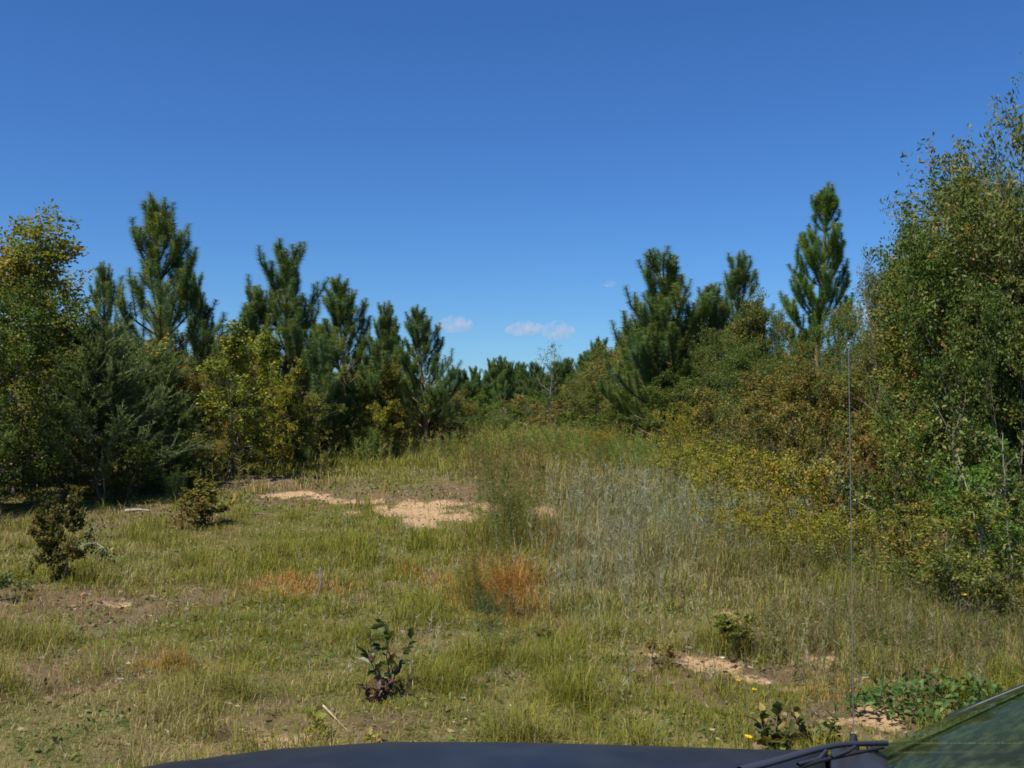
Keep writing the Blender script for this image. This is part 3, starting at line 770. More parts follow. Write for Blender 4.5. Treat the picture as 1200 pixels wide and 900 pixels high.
# green feathery weeds (dog fennel) in tall clumps behind the sandy bank
fen = [(395, 535, 492, 70, 'fennel_b'), (430, 545, 500, 60, 'fennel_a'), (470, 535, 503, 60, 'fennel_b'), (350, 552, 515, 50, 'fennel_b'), (655, 545, 500, 70, 'fennel_b'), (680, 548, 505, 50, 'fennel_a'),
       (630, 540, 503, 60, 'fennel_b'), (735, 560, 505, 60, 'fennel_a'), (760, 562, 512, 60, 'fennel_a'), (560, 545, 508, 50, 'fennel_b'), (600, 545, 505, 50, 'fennel_b'), (250, 565, 530, 50, 'fennel_a'), (205, 585, 545, 40, 'fennel_b'), (705, 552, 508, 50, 'fennel_b'), (525, 542, 510, 50, 'fennel_b')]
labs = {395: 'green feathery weed clump at the edge of the left bank, leftmost of three', 430: 'green feathery weed clump, middle of three by the left bank', 470: 'green feathery weed clump, rightmost of three by the left bank',
        350: 'feathery weed clump under the brownish left bank bush', 655: 'tall feathery weed clump behind the central sand', 680: 'bright feathery weed just right of the tall clump behind the sand',
        630: 'feathery weed clump left of the tall one behind the sand', 735: 'bright green plume weed above the silvery stalks', 760: 'bright green plume weed nearest the golden bushes',
        560: 'feathery weed clump on the far side of the sandy bank', 600: 'feathery weed clump behind the reddish central weeds', 250: 'green plume weed above the small round dark bush', 205: 'grey green plume weed beneath the cedars', 705: 'feathery weed behind the silvery stalks', 525: 'feathery weed clump at the far end of the track'}
for (px, py, top, wd, k) in fen:
    small(k, 'dog_fennel', px, py, top, wd, labs[px], cat='weed', tint=(1, 1, 1) if k == 'fennel_a' else (.95, .95, .9))
small('fennel_a', 'dog_fennel', 610, 640, 552, 60, 'olive feathery weed right behind the tall central olive clump', cat='weed', tint=(1.15, .85, .7))
small('fennel_b', 'dog_fennel', 575, 640, 560, 60, 'green feathery weed left behind the tall central olive clump', cat='weed', tint=(1.2, 1.0, .8))
small('fennel_a', 'dog_fennel', 592, 655, 535, 90, 'tall olive weed clump in front of the central sandy bank', cat='weed', tint=(1., .72, .7))
small('fennel_b', 'dog_fennel', 575, 720, 640, 80, 'yellow orange feathery weed clump in the middle of the grass', cat='weed', tint=(1.9, 1.0, .8))
small('fennel_b', 'dog_fennel', 607, 728, 655, 60, 'rust orange feathery weed clump in the middle of the grass', cat='weed', tint=(3.0, .95, .8))
small('fennel_a', 'dog_fennel', 548, 715, 660, 50, 'olive feathery weed left of the orange clump', cat='weed', tint=(1.2, .9, .7))

# foreground saplings with broad leaves, one of a kind each
def sapling(seed, px, py, H, nbr, leafL, leafW, pal, label, name='sapling', extra=None, lean=0, r=.3):
    rng = np.random.default_rng(seed)
    x, y, z = at(px, py)
    gt, gc = Geo(), Geo()
    P, D = [], []
    for i in range(nbr):
        az = i * 2.4 + rng.random(); 
        B = poly(rng, (0, 0, -.02), nrm(np.array([math.cos(az) * r + lean, math.sin(az) * r, .8])), H * rng.uniform(.55, 1.0), 5, .12, .05)
        tube(gt, B, np.linspace(.006, .002, 6), 5, (.16, .12, .09))
        for j in range(14):
            p, d = along(B, .15 + .84 * (j + rng.random()) / 14)
            P.append(p); D.append(nrm(d * .6 + rng.normal(size=3) * np.array([.8, .8, .4])))
    P, D = np.array(P), np.array(D)
    bigleaves(gc, rng, P, D, leafL * rng.uniform(.6, 1.2, len(P)), leafW * rng.uniform(.7, 1.2, len(P)), palette(rng, len(P), pal, .2))
    root = bpy.data.objects.new(name, None); C.objects.link(root); root.location = (x, y, z)
    link('stem', gt.mesh('stem', M_bark, True), root); link('foliage', gc.mesh('foliage', M_leaf), root)
    tag(root, label, 'sapling')
    return root
oakp = [(4, (.06, .08, .022)), (2, (.09, .11, .03)), (1.2, (.16, .07, .05)), (.35, (.30, .36, .26))]
sapling(101, 455, 815, .60, 5, .10, .045, oakp, 'small dark oak sapling with long leaves in the front grass', r=.28)
sapling(102, 440, 822, .20, 4, .07, .035, [(3, (.13, .07, .06)), (1, (.2, .12, .09))], 'purplish dead-leaved sprout at the foot of the dark oak sapling', r=.6)
sapling(103, 372, 862, .20, 2, .075, .055, [(3, (.22, .24, .04)), (1, (.32, .26, .06))], 'tiny seedling with a few yellow green leaves near the hood', r=.3)
sapling(104, 905, 892, .32, 4, .10, .06, [(3, (.10, .11, .03)), (1.2, (.26, .22, .05)), (3, (.05, .065, .02)), (1, (.14, .08, .03))], 'seedling with big yellow brown leaves by the wiper', r=.55)
sapling(105, 955, 885, .28, 4, .09, .05, [(3, (.10, .11, .03)), (2, (.24, .20, .05)), (1, (.06, .07, .02))], 'olive leaved seedling beside the foot of the antenna', r=.6)
sapling(106, 440, 872, .10, 2, .05, .04, [(1, (.32, .28, .07))], 'two yellowed leaves low in the grass before the hood', r=.5)

# leaning dead-looking stems in the right thicket
def stem_obj(name, pts, r, col, label, cat='stem'):
    g = Geo(); pts = np.array(pts, float); o0 = pts[0].copy()
    # smooth the polyline
    t = np.linspace(0, 1, 16); k = np.linspace(0, 1, len(pts))
    sm_ = np.stack([np.interp(t, k, pts[:, i]) for i in range(3)], 1)
    for _ in range(3): sm_[1:-1] = (sm_[:-2] + 2 * sm_[1:-1] + sm_[2:]) / 4
    rng = np.random.default_rng(int(abs(pts[0][0]) * 100))
    L_ = np.linalg.norm(sm_[-1] - sm_[0])
    if L_ > .8:
        sm_[1:] += np.cumsum(rng.normal(size=(15, 3)) * .012 * L_ ** .5, axis=0)
        for i in range(7):
            p, d = along(sm_, rng.uniform(.3, .97)); B = poly(rng, p - o0, nrm(d + rng.normal(size=3) * .7), rng.uniform(.15, .4) * L_ ** .5, 4, .2, .05)
            tube(g, B, np.linspace(r * .35, r * .1, 5), 4, col)
            ng = 26; tt = rng.random(ng) * 3.99; i2 = tt.astype(int); f_ = (tt - i2)[:, None]
            leaves(g, rng, B[i2] * (1 - f_) + B[i2 + 1] * f_ + rng.normal(size=(ng, 3)) * .03, nrm(rng.normal(size=(ng, 3))), .06 * rng.uniform(.6, 1.2, ng), .03, palette(rng, ng, PAL['oak'], .2) * 1.3)
    tube(g, sm_ - o0, np.linspace(r, r * .35, 16), 6, col)
    return tag(link(name, g.mesh(name, M_bark, True), None, o0), label, cat)
def wp(px, py, d):
    r = ray(px, py); return tuple(Vector((0, 0, CAMH)) + r * (d / r.y))
pale = (.24, .20, .15)
def ground_at(px, d): x = (px - 600) / F * d; return (x, d, gz(x, d) - .05)
stem_obj('dead_sapling', [ground_at(1200, 8.6), wp(1172, 742, 8.7), wp(1150, 690, 8.9), wp(1125, 560, 9.1), wp(1105, 500, 9.4)], .011, pale, 'pale bare stem leaning left across the right thicket', 'branch')
stem_obj('arching_branch', [ground_at(1060, 11.2), wp(1043, 638, 11.0), wp(1025, 602, 10.9), wp(1005, 585, 10.9), wp(975, 566, 11.0)], .008, (.28, .24, .15), 'arching pale branch bending left over the antenna', 'branch')
stem_obj('dead_sapling', [ground_at(1188, 9.8), wp(1184, 640, 9.9), wp(1176, 560, 9.9), wp(1170, 500, 10)], .011, (.2, .18, .15), 'upright grey stem at the right edge beside the leaning one', 'branch')
stem_obj('dead_sapling', [ground_at(947, 12.6), wp(948, 600, 12.6), wp(950, 540, 12.7)], .010, (.2, .18, .16), 'short grey stem standing in the golden bush', 'branch')
stem_obj('dead_sapling', [ground_at(205, 19.5), wp(198, 545, 19.6), wp(193, 528, 19.7)], .011, (.25, .23, .17), 'pale forked stem before the feathery cedar', 'branch')
stem_obj('dead_sapling', [ground_at(124, 18.2), wp(123, 560, 18.2), wp(127, 522, 18.4)], .012, (.25, .22, .19), 'pale straight stem in front of the wispy cedar', 'branch')
x, y, z = at(162, 602)
stem_obj('fallen_log', [(x - .22, y, z + .04), (x, y + .03, z + .06), (x + .2, y - .02, z + .05)], .035, (.33, .28, .22), 'pale fallen log piece lying below the cedars', 'log')
a0_ = at(372, 703); b0_ = at(398, 672)
stem_obj('dead_stick', [(a0_[0], a0_[1], a0_[2] + .01), ((a0_[0] + b0_[0]) / 2, a0_[1] + .3, a0_[2] + .10), (b0_[0], a0_[1] + .5, a0_[2] + .22)], .014, (.10, .08, .06), 'dark dead stick lying in the orange grass patch', 'stick')
a0_ = at(395, 840); b0_ = at(408, 862)
stem_obj('dead_stick', [(a0_[0] - .08, a0_[1], a0_[2] + .05), (b0_[0], b0_[1], b0_[2] + .01)], .007, (.38, .30, .2), 'short tan twig by the yellow green seedling', 'stick')
a0_ = at(60, 660); b0_ = at(125, 668)
stem_obj('dead_sapling', [(a0_[0], a0_[1], a0_[2] + .1), ((a0_[0] + b0_[0]) / 2, a0_[1], a0_[2] + .17), (b0_[0], b0_[1], b0_[2] + .03)], .010, (.25, .27, .2), 'fallen grey green branch beside the narrow dark bush', 'branch')

# yellow flowers on thin stalks
def flower(px, py, h, r, label):
    x, y, z = at(px, py)
    root = bpy.data.objects.new('yellow_flower', None); C.objects.link(root); root.location = (x, y, z)
    g1 = Geo(); tube(g1, [(0, 0, -.02), (.005, 0, h * .5), (0, .004, h)], .0016, 4, (.1, .15, .04)); link('stem', g1.mesh('stem', M_grass), root)
    g2 = Geo(); rng = np.random.default_rng(int(px)); n = 12
    a = np.arange(n) / n * 6.283
    d = nrm(np.stack([np.cos(a), np.sin(a) - .35, .35 + 0 * a], 1))
    leaves(g2, rng, np.tile([0, 0, h], (n, 1)), d, r, r * .5, np.tile([.80, .58, .02], (n, 1)), fold=.1)
    link('petals', g2.mesh('petals', M_leaf), root)
    g3 = Geo(); a = np.linspace(0, np.pi, 5)
    tube(g3, [(0, -.001, h - .003), (0, -.003, h + .002), (0, -.005, h + .006)], [r * .32, r * .3, r * .08], 8, (.55, .35, .02)); link('flower_head', g3.mesh('flower_head', M_leaf), root)
    tag(root, label, 'flower')
flower(877, 905, .16, .024, 'larger yellow flower near the wiper, upper of the close pair')
flower(871, 912, .10, .02, 'yellow flower near the wiper, lower of the close pair')
flower(1130, 745, .32, .028, 'single yellow flower in front of the right thicket')
flower(884, 825, .08, .018, 'small yellow flower in the grass above the wiper')
flower(865, 812, .07, .018, 'pale yellow flower in the grass left of the sand strip')
flower(957, 745, .1, .02, 'small yellow flower beside the antenna in the grass')
flower(826, 700, .1, .024, 'small yellow flower in the silvery weeds')

# ------------------------------------------------------------------ grass
def zones(x, y):
    """returns tallness, density, silver, rust, green fields"""
    n1 = fbm(x * .8, y * .8, 61); n2 = fbm(x * 2.5, y * 2.5, 71, 3)
    return n1, n2
SILV = [patch(765, 640, 1.0, 1.6, 1), patch(700, 600, .5, 1.5, .8), patch(700, 690, .6, .8, .5), patch(800, 620, 1.0, 1.6, .8), patch(670, 720, .4, .6, .5), patch(740, 590, .8, 1.6, .7), patch(740, 680, .7, .8, .6)]
RUST = [patch(352, 692, .55, .45, 1), patch(600, 700, .5, 1.0, 1.1), patch(560, 690, .5, 1., .7), patch(440, 585, 2.2, 1.1, .75), patch(590, 576, 2.5, 1.0, .6), patch(215, 785, .4, .3, .6), patch(980, 815, .5, .4, .6), patch(690, 650, 1.2, 2.0, .3), patch(30, 715, 1, .8, .4)]
TALL = [patch(600, 640, .5, 1.6, .6), patch(410, 640, 2.2, 4.0, .25), patch(760, 640, 2.2, 4.5, .45), patch(1060, 740, 1.3, 1.8, .8), patch(980, 660, 1.5, 2.2, .6), patch(900, 650, 1.5, 2.2, .6), patch(390, 745, .8, .8, .25), patch(230, 740, .7, .7, .2), patch(120, 620, 1.8, 2.2, .25)]
LUSH = [patch(455, 812, .35, .25, 1), patch(75, 680, .5, .4, .9), patch(243, 615, .6, .5, .9), patch(868, 772, .4, .3, .9), patch(905, 880, .4, .3, .9), patch(660, 820, 1.6, .8, .8), patch(420, 660, 2.2, 3.0, .8), patch(250, 740, 1.2, 1.2, .6), patch(200, 820, 1.2, .5, .5), patch(180, 640, 2, 2, .5), patch(880, 830, .7, .5, .6), patch(550, 840, .8, .5, .4), patch(560, 640, 1.0, 1.2, .5), patch(200, 660, 1.5, 1.5, .5)]
GREENS = np.array([[.155, .175, .030], [.20, .20, .048], [.115, .145, .030], [.23, .195, .05]])
GREENS = GREENS * np.array([1.10, 1.08, .8])
TANS = np.array([[.31, .25, .12], [.40, .33, .17], [.22, .16, .08], [.25, .23, .09]])
RUSTS = np.array([[.52, .22, .06], [.46, .25, .08], [.34, .16, .06]])
SILVS = np.array([[.24, .27, .16], [.32, .32, .22], [.18, .21, .12]])

def grass_band(seed, n, y0, y1, xw, hscale, wscale, tallmul=1.0):
    rng = np.random.default_rng(seed)
    y = y0 + (y1 - y0) * rng.random(n) ** .9
    x = (rng.random(n) * 2 - 1) * (xw * y + .8)
    # gather into tufts
    tx = np.round(x / .11 + rng.normal(size=n) * .2) ; 
    cx = tx * .11 + .04 * hash2(tx, np.round(y / .11), 5); f = (rng.random(n) < .45)
    x = np.where(f, cx + rng.normal(size=n) * .02 * (y / 8), x)
    s = sandmask(x, y); so_ = soilmask(x, y) + .9 * np.clip(fbm(x * 1.4 + 3, y * 1.4, 401, 4) - .52, 0, 1) * 4 * (y < 16)
    n1 = fbm(x * .8, y * .8, 61); n2 = fbm(x * 2.5, y * 2.5, 71, 3)
    keep = rng.random(n) < np.clip(1.25 - 2.0 * s, .05, 1) * np.clip(1.15 - .85 * so_, .25, 1) * np.clip(.25 + 1.5 * n2, .2, 1)
    x, y, n1, n2 = x[keep], y[keep], n1[keep], n2[keep]; n = len(x)
    tall = field(x, y, TALL); silv = field(x, y, SILV); rust = field(x, y, RUST); lush = field(x, y, LUSH)
    back = sstep(20, 30, y)
    h = (.022 + .36 * n1 ** 2 * n2 ** 1.5 + .19 * sstep(.56, .72, n2) * sstep(.35, .6, n1) + .13 * lush * n2 + .34 * tall * n2 * 1.5 + .28 * back * (.4 + 1.1 * n1) + .20 * silv) * hscale
    L = h * rng.uniform(.4, 1.35, n)
    z = terrain(x, y) - .01
    n4 = fbm(x * .45 + 7, y * .35, 81, 3)
    k = np.where(rng.random((n, 1)) < np.clip(.32 + 1.7 * (n4 - .42) + 1.0 * (n2 - .4) + .5 * lush + .3 * back - .28 * sstep(.5, 4, -x) * (y < 15), .08, .95)[:, None], GREENS[rng.integers(0, 4, n)], TANS[rng.integers(0, 4, n)])
    k = np.where(rng.random((n, 1)) < np.clip(rust * .8 * (.4 + 1.2 * n2) - .1, 0, .75)[:, None], RUSTS[rng.integers(0, 3, n)], k)
    k = np.where(rng.random((n, 1)) < (silv * .5)[:, None], SILVS[rng.integers(0, 3, n)], k)
    k = k * rng.uniform(.7, 1.25, (n, 1))
    g = Geo()
    blades(g, np.stack([x, y, z], 1), rng.random(n) * 6.283, L, wscale * rng.uniform(.6, 1.4, n), rng.uniform(.3, 1.5, n) * np.clip(1.1 - tall - .5 * silv - .3 * back, .3, 1), k)
    return g
bands = [(201, 330000, 3.2, 9, .62, 1.0, .0033), (202, 300000, 9, 17, .62, 1.0, .0055), (203, 170000, 17, 32, .62, 1.05, .011), (204, 110000, 32, 75, .62, 1.2, .026)]
G = Geo()
for b_ in bands:
    g = grass_band(*b_)
    G.add(g.V[0], g.Cc[0], Q=g.Q[0], T=g.T[0])
tag(link('grass', G.mesh('grass', M_grass)), 'rough mixed green and tan grass covering the clearing', 'grass', kind='stuff')

# broad little weeds and clover leaves low in the turf
rng = np.random.default_rng(77)
def scatter(n, y0, y1, xw=.62, pw=.8):
    y = y0 + (y1 - y0) * rng.random(n) ** pw
    x = (rng.random(n) * 2 - 1) * (xw * y + .8)
    return x, y
g = Geo()
x, y = scatter(60000, 3.3, 20)
nn = fbm(x * 1.2, y * 1.2, 91, 4)
k = rng.random(len(x)) < np.clip((nn - .42) * 4, .03, 1) * np.clip(1 - 1.6 * sandmask(x, y), .02, 1)
x, y = x[k], y[k]; n = len(x)
P = np.stack([x, y, terrain(x, y) + rng.random(n) * .05], 1)
d = nrm(np.stack([rng.normal(size=n), rng.normal(size=n), rng.random(n) * .9], 1))
sz = rng.uniform(.015, .045, n) * (.8 + y / 20)
leaves(g, rng, P, d, sz, sz * .5, palette(rng, n, [(4, (.09, .15, .03)), (3, (.13, .19, .04)), (1, (.2, .2, .06))], .2))
tag(link('ground_cover_weeds', g.mesh('ground_cover_weeds', M_leaf)), 'low broad-leaved green weeds creeping through the turf', 'ground cover', kind='stuff')

# dry litter: fallen leaves, straw and bleached twig bits
g = Geo()
x, y = scatter(60000, 3.3, 22)
k = rng.random(len(x)) < (.25 + .75 * np.clip(soilmask(x, y) + .4 * sandmask(x, y), 0, 1)); x, y = x[k], y[k]; n = len(x)
P = np.stack([x, y, terrain(x, y) + .006 + rng.random(n) * .02], 1)
d = nrm(np.stack([rng.normal(size=n), rng.normal(size=n), rng.normal(size=n) * .2], 1))
sz = rng.uniform(.02, .06, n)
leaves(g, rng, P, d, sz * 1.2, sz * rng.choice([.1, .35, .6], n), palette(rng, n, [(4, (.25, .19, .10)), (3, (.15, .10, .05)), (1.2, (.46, .39, .30)), (.8, (.32, .16, .08))], .2))
tag(link('dry_litter', g.mesh('dry_litter', M_leaf)), 'fallen brown leaves and bleached straw bits on the soil', 'leaf litter', kind='stuff')

# silvery and brown upright stalks with short side twigs
def stalks(name, seed, pts, hr, pal, label, nt=26, tw=.05, w0=.003, spreadv=.35):
    rng = np.random.default_rng(seed); g = Geo()
    for (x, y) in pts:
        h = rng.uniform(*hr)
        B = poly(rng, (x, y, gz(x, y) - .02), nrm(np.array([rng.normal() * .13, rng.normal() * .13, 1.])), h, 5, .07, .03)
        c = palette(rng, 1, pal, .2)[0]
        ww = w0 * max(1, y / 9)
        tube(g, B, np.linspace(ww * .6, ww * .25, 6), 3, c)
        t = (.12 + .87 * rng.random(nt)) * 4.99; i2 = t.astype(int); f = (t - i2)[:, None]
        p = B[i2] * (1 - f) + B[i2 + 1] * f
        d = nrm(rng.normal(size=(nt, 3)) * np.array([1, 1, .3]) + UP * 1.0)
        spikes(g, rng, p, d, tw * rng.uniform(.5, 1.8, nt), ww * 1.5, palette(rng, nt, pal, .2) * .6 + c * .4)
    return tag(link(name, g.mesh(name, M_grass)), label, 'weeds', kind='stuff')
def zonepts(rng, L, n):
    out = []
    ws = np.array([l[4] * l[2] * l[3] for l in L]); ws /= ws.sum()
    while len(out) < n:
        a, b, rx, ry, w_ = L[rng.choice(len(L), p=ws)]
        x = a + rng.normal() * rx * .7; y = b + rng.normal() * ry * .7
        if y > 6 and float(sandmask(np.array([x]), np.array([y]))[0]) < .5: out.append((x, y))
    return out
rng = np.random.default_rng(5)
SILV2 = [(a, b, rx * 1.15, ry * 1.4, w_) for (a, b, rx, ry, w_) in SILV]
stalks('silvery_weeds', 301, zonepts(rng, SILV2, 430), (.2, .8), [(3, (.28, .31, .20)), (3, (.19, .22, .12)), (1.5, (.42, .40, .30)), (2, (.15, .18, .07)), (1, (.22, .15, .10))], 'silvery grey upright weed stalks right of the sandy bank', nt=30)
WEED = [patch(1060, 760, 1.2, 1.3, 1.4), patch(1090, 790, .7, .6, 1), patch(1130, 720, .8, 1.2, .8), patch(960, 690, 1.2, 1.6, .8), patch(930, 780, .8, .7, .4), patch(860, 660, 1.2, 1.6, .7)]
stalks('pale_stalks', 311, zonepts(rng, SILV, 150), (.45, .85), [(3, (.30, .33, .23)), (2, (.24, .27, .17)), (1, (.36, .34, .25))], 'tall pale silvery stalks standing out among the weeds right of the sand', nt=34, tw=.065, w0=.0036)
stalks('brown_weeds', 302, zonepts(rng, WEED, 950), (.15, .62), [(3, (.15, .11, .07)), (3, (.13, .15, .05)), (1.5, (.30, .26, .17)), (4, (.11, .15, .03))], 'grey brown twiggy weeds along the foot of the right thicket', nt=34)
WID = [patch(640, 780, 2.4, 1.3, 1), patch(350, 720, 2.2, 1.5, .6), patch(800, 800, 1.2, .9, 1), patch(540, 640, 1.6, 3.2, .7), patch(640, 560, 3, 4, .8), patch(640, 700, 1.2, 1.6, .8)]
stalks('thin_stalks', 303, zonepts(rng, WID, 650), (.12, .4), [(3, (.36, .33, .22)), (2, (.16, .2, .08)), (2, (.45, .43, .36)), (1, (.3, .17, .08))], 'thin pale seed stalks standing loose in the grass', nt=14, tw=.05)
REDC = [patch(595, 620, .35, 1.5, 1), patch(600, 560, .9, 2.5, 1), patch(575, 680, .45, .8, .8), patch(640, 590, 1.2, 1.2, .6)]
stalks('reddish_stalks', 304, zonepts(rng, REDC, 260), (.35, .9), [(3, (.22, .13, .06)), (3, (.14, .16, .04)), (2, (.30, .17, .07)), (2, (.19, .2, .06))], 'reddish olive thin stalks in front of the sandy bank', nt=40, tw=.06)
BACKW = [(-4.5, 27, 3, 3, 1), (0, 32, 4, 5, 1), (4, 30, 3, 5, 1), (-2, 42, 4, 6, 1), (3, 48, 4, 7, 1), (-6.5, 21, 1.6, 1.6, .6), (5, 22, 1.6, 3, .8)]
stalks('tall_back_weeds', 305, zonepts(rng, BACKW, 1300), (.35, .95), [(4, (.20, .235, .055)), (3, (.25, .255, .07)), (2.2, (.29, .25, .10)), (2, (.13, .175, .04)), (.6, (.26, .16, .07))], 'tall yellow green weeds behind the sandy bank before the far trees', nt=34, tw=.13)

# glossy green creeper patch by the windscreen
g = Geo(); rng = np.random.default_rng(9)
cx, cy, cz = at(1115, 835)
n = 620
a = rng.random(n) * 6.283; rr = np.sqrt(rng.random(n))
x = cx + np.cos(a) * rr * .62; y = cy + np.sin(a) * rr * .38
P = np.stack([x, y, terrain(x, y) + .02 + rng.random(n) * .22 * (1 - rr ** 2)], 1)
bigleaves(g, rng, P, nrm(rng.normal(size=(n, 3)) * np.array([1, 1, .5]) + UP * .3), .07 * rng.uniform(.6, 1.2, n), .028, palette(rng, n, [(4, (.055, .12, .025)), (2, (.09, .17, .04)), (1, (.14, .15, .05))], .2))
tag(link('green_creeper', g.mesh('green_creeper', M_leaf)), 'patch of bright green glossy creeper beside the windscreen', 'ground cover', kind='stuff')

# ------------------------------------------------------------------ the car: parked across the view, nose to the left
def paint():
    m, t, b = newmat('black_paint')
    geo = t.nodes.new('ShaderNodeTexCoord')
    n = t.nodes.new('ShaderNodeTexNoise'); n.inputs['Scale'].default_value = 9; n.inputs['Detail'].default_value = 8
    t.links.new(geo.outputs['Object'], n.inputs['Vector'])
    n2 = t.nodes.new('ShaderNodeTexVoronoi'); n2.inputs['Scale'].default_value = 70; n2.inputs['Randomness'].default_value = 1
    t.links.new(geo.outputs['Object'], n2.inputs['Vector'])
    r = t.nodes.new('ShaderNodeMapRange'); r.inputs[1].default_value = .045; r.inputs[2].default_value = .03; t.links.new(n2.outputs['Distance'], r.inputs[0])
    n3 = t.nodes.new('ShaderNodeTexNoise'); n3.inputs['Scale'].default_value = 14; t.links.new(geo.outputs['Object'], n3.inputs['Vector'])
    r3 = t.nodes.new('ShaderNodeMapRange'); r3.inputs[1].default_value = .60; r3.inputs[2].default_value = .66; t.links.new(n3.outputs[0], r3.inputs[0])
    mu = t.nodes.new('ShaderNodeMath'); mu.operation = 'MULTIPLY'; t.links.new(r.outputs[0], mu.inputs[0]); t.links.new(r3.outputs[0], mu.inputs[1])
    cr = t.nodes.new('ShaderNodeValToRGB'); cr.color_ramp.elements[0].position = .35; cr.color_ramp.elements[0].color = (.008, .008, .010, 1)
    cr.color_ramp.elements[1].position = .8; cr.color_ramp.elements[1].color = (.020, .019, .018, 1); t.links.new(n.outputs[0], cr.inputs[0])
    mx = t.nodes.new('ShaderNodeMix'); mx.data_type = 'RGBA'; mx.inputs[7].default_value = (.5, .45, .4, 1)
    t.links.new(mu.outputs[0], mx.inputs[0]); t.links.new(cr.outputs[0], mx.inputs[6]); t.links.new(mx.outputs[2], b.inputs['Base Color'])
    rr = t.nodes.new('ShaderNodeMapRange'); rr.inputs[3].default_value = .44; rr.inputs[4].default_value = .54; t.links.new(n.outputs[0], rr.inputs[0])
    t.links.new(rr.outputs[0], b.inputs['Roughness'])
    b.inputs['Coat Weight'].default_value = .12; b.inputs['Coat Roughness'].default_value = .22
    return m
M_paint = paint()
def simple(name, col, rough, metal=0, spec=.5):
    m, t, b = newmat(name); b.inputs['Base Color'].default_value = (*col, 1); b.inputs['Roughness'].default_value = rough; b.inputs['Metallic'].default_value = metal
    n = t.nodes.new('ShaderNodeTexNoise'); n.inputs['Scale'].default_value = 40; n.inputs['Detail'].default_value = 4
    r = t.nodes.new('ShaderNodeMapRange'); r.inputs[3].default_value = rough * .75; r.inputs[4].default_value = min(1, rough * 1.3)
    t.links.new(n.outputs[0], r.inputs[0]); t.links.new(r.outputs[0], b.inputs['Roughness']); b.inputs['Specular IOR Level'].default_value = spec
    return m
M_rubber = simple('rubber', (.015, .015, .016), .6)
M_plastic = simple('black_plastic', (.025, .025, .03), .4)
M_steel = simple('steel', (.55, .55, .57), .3, 1)
M_ant = simple('antenna_steel', (.28, .27, .26), .45, .6)
M_wiper = simple('wiper_metal', (.035, .037, .05), .32)
M_lens = simple('lamp_lens', (.30, .31, .33), .12, 0)
M_dash = simple('dashboard', (.04, .07, .055), .7)
def glass():
    m, t, b = newmat('windscreen_glass')
    gl = t.nodes.new('ShaderNodeBsdfGlossy'); gl.inputs['Roughness'].default_value = .03; gl.inputs['Color'].default_value = (.42, .62, .45, 1)
    tr = t.nodes.new('ShaderNodeBsdfTransparent'); tr.inputs['Color'].default_value = (.36, .50, .43, 1)
    fr = t.nodes.new('ShaderNodeFresnel'); fr.inputs['IOR'].default_value = 1.6
    mu = t.nodes.new('ShaderNodeMath'); mu.operation = 'MULTIPLY'; mu.inputs[1].default_value = .55; mu.use_clamp = True
    t.links.new(fr.outputs[0], mu.inputs[0])
    ms = t.nodes.new('ShaderNodeMixShader'); t.links.new(mu.outputs[0], ms.inputs[0]); t.links.new(tr.outputs[0], ms.inputs[1]); t.links.new(gl.outputs[0], ms.inputs[2])
    df = t.nodes.new('ShaderNodeBsdfDiffuse'); df.inputs['Color'].default_value = (.20, .24, .11, 1)   # dust film, with the glass's olive sheen of foliage put into its colour
    n = t.nodes.new('ShaderNodeTexNoise'); n.inputs['Scale'].default_value = 30; n.inputs['Detail'].default_value = 8
    tc = t.nodes.new('ShaderNodeTexCoord'); t.links.new(tc.outputs['Object'], n.inputs['Vector'])
    r = t.nodes.new('ShaderNodeMapRange'); r.inputs[1].default_value = .45; r.inputs[2].default_value = .8; r.inputs[3].default_value = .08; r.inputs[4].default_value = .24; t.links.new(n.outputs[0], r.inputs[0])
    m2 = t.nodes.new('ShaderNodeMixShader'); t.links.new(r.outputs[0], m2.inputs[0]); t.links.new(ms.outputs[0], m2.inputs[1]); t.links.new(df.outputs[0], m2.inputs[2])
    t.links.new(m2.outputs[0], t.nodes['Material Output'].inputs['Surface'])
    return m
M_glass = glass()

car = bpy.data.objects.new('parked_car', None); C.objects.link(car)
CY = 1.72
CZ = .060
car.location = (0, CY, CZ)         # local x grows towards the tail (right), local y away from the camera
tag(car, 'dark dusty car parked across the foreground, hood and windscreen showing', 'car')
W1 = (0.02, 0.02, 0.02)
def grid_mesh(name, P, mat, thick=0, bevel=0, smooth=True, flip=True):
    P = np.array(P, float); a, b = P.shape[:2]
    idx = np.arange(a * b).reshape(a, b)
    Q = np.stack([idx[:-1, :-1], idx[:-1, 1:], idx[1:, 1:], idx[1:, :-1]], -1).reshape(-1, 4)
    g = Geo(); g.add(P.reshape(-1, 3), W1, Q=Q[:, ::-1] if flip else Q)
    o = link(name, g.mesh(name, mat, smooth), car)
    if thick:
        md = o.modifiers.new('solid', 'SOLIDIFY'); md.thickness = thick; md.offset = -1
    return o
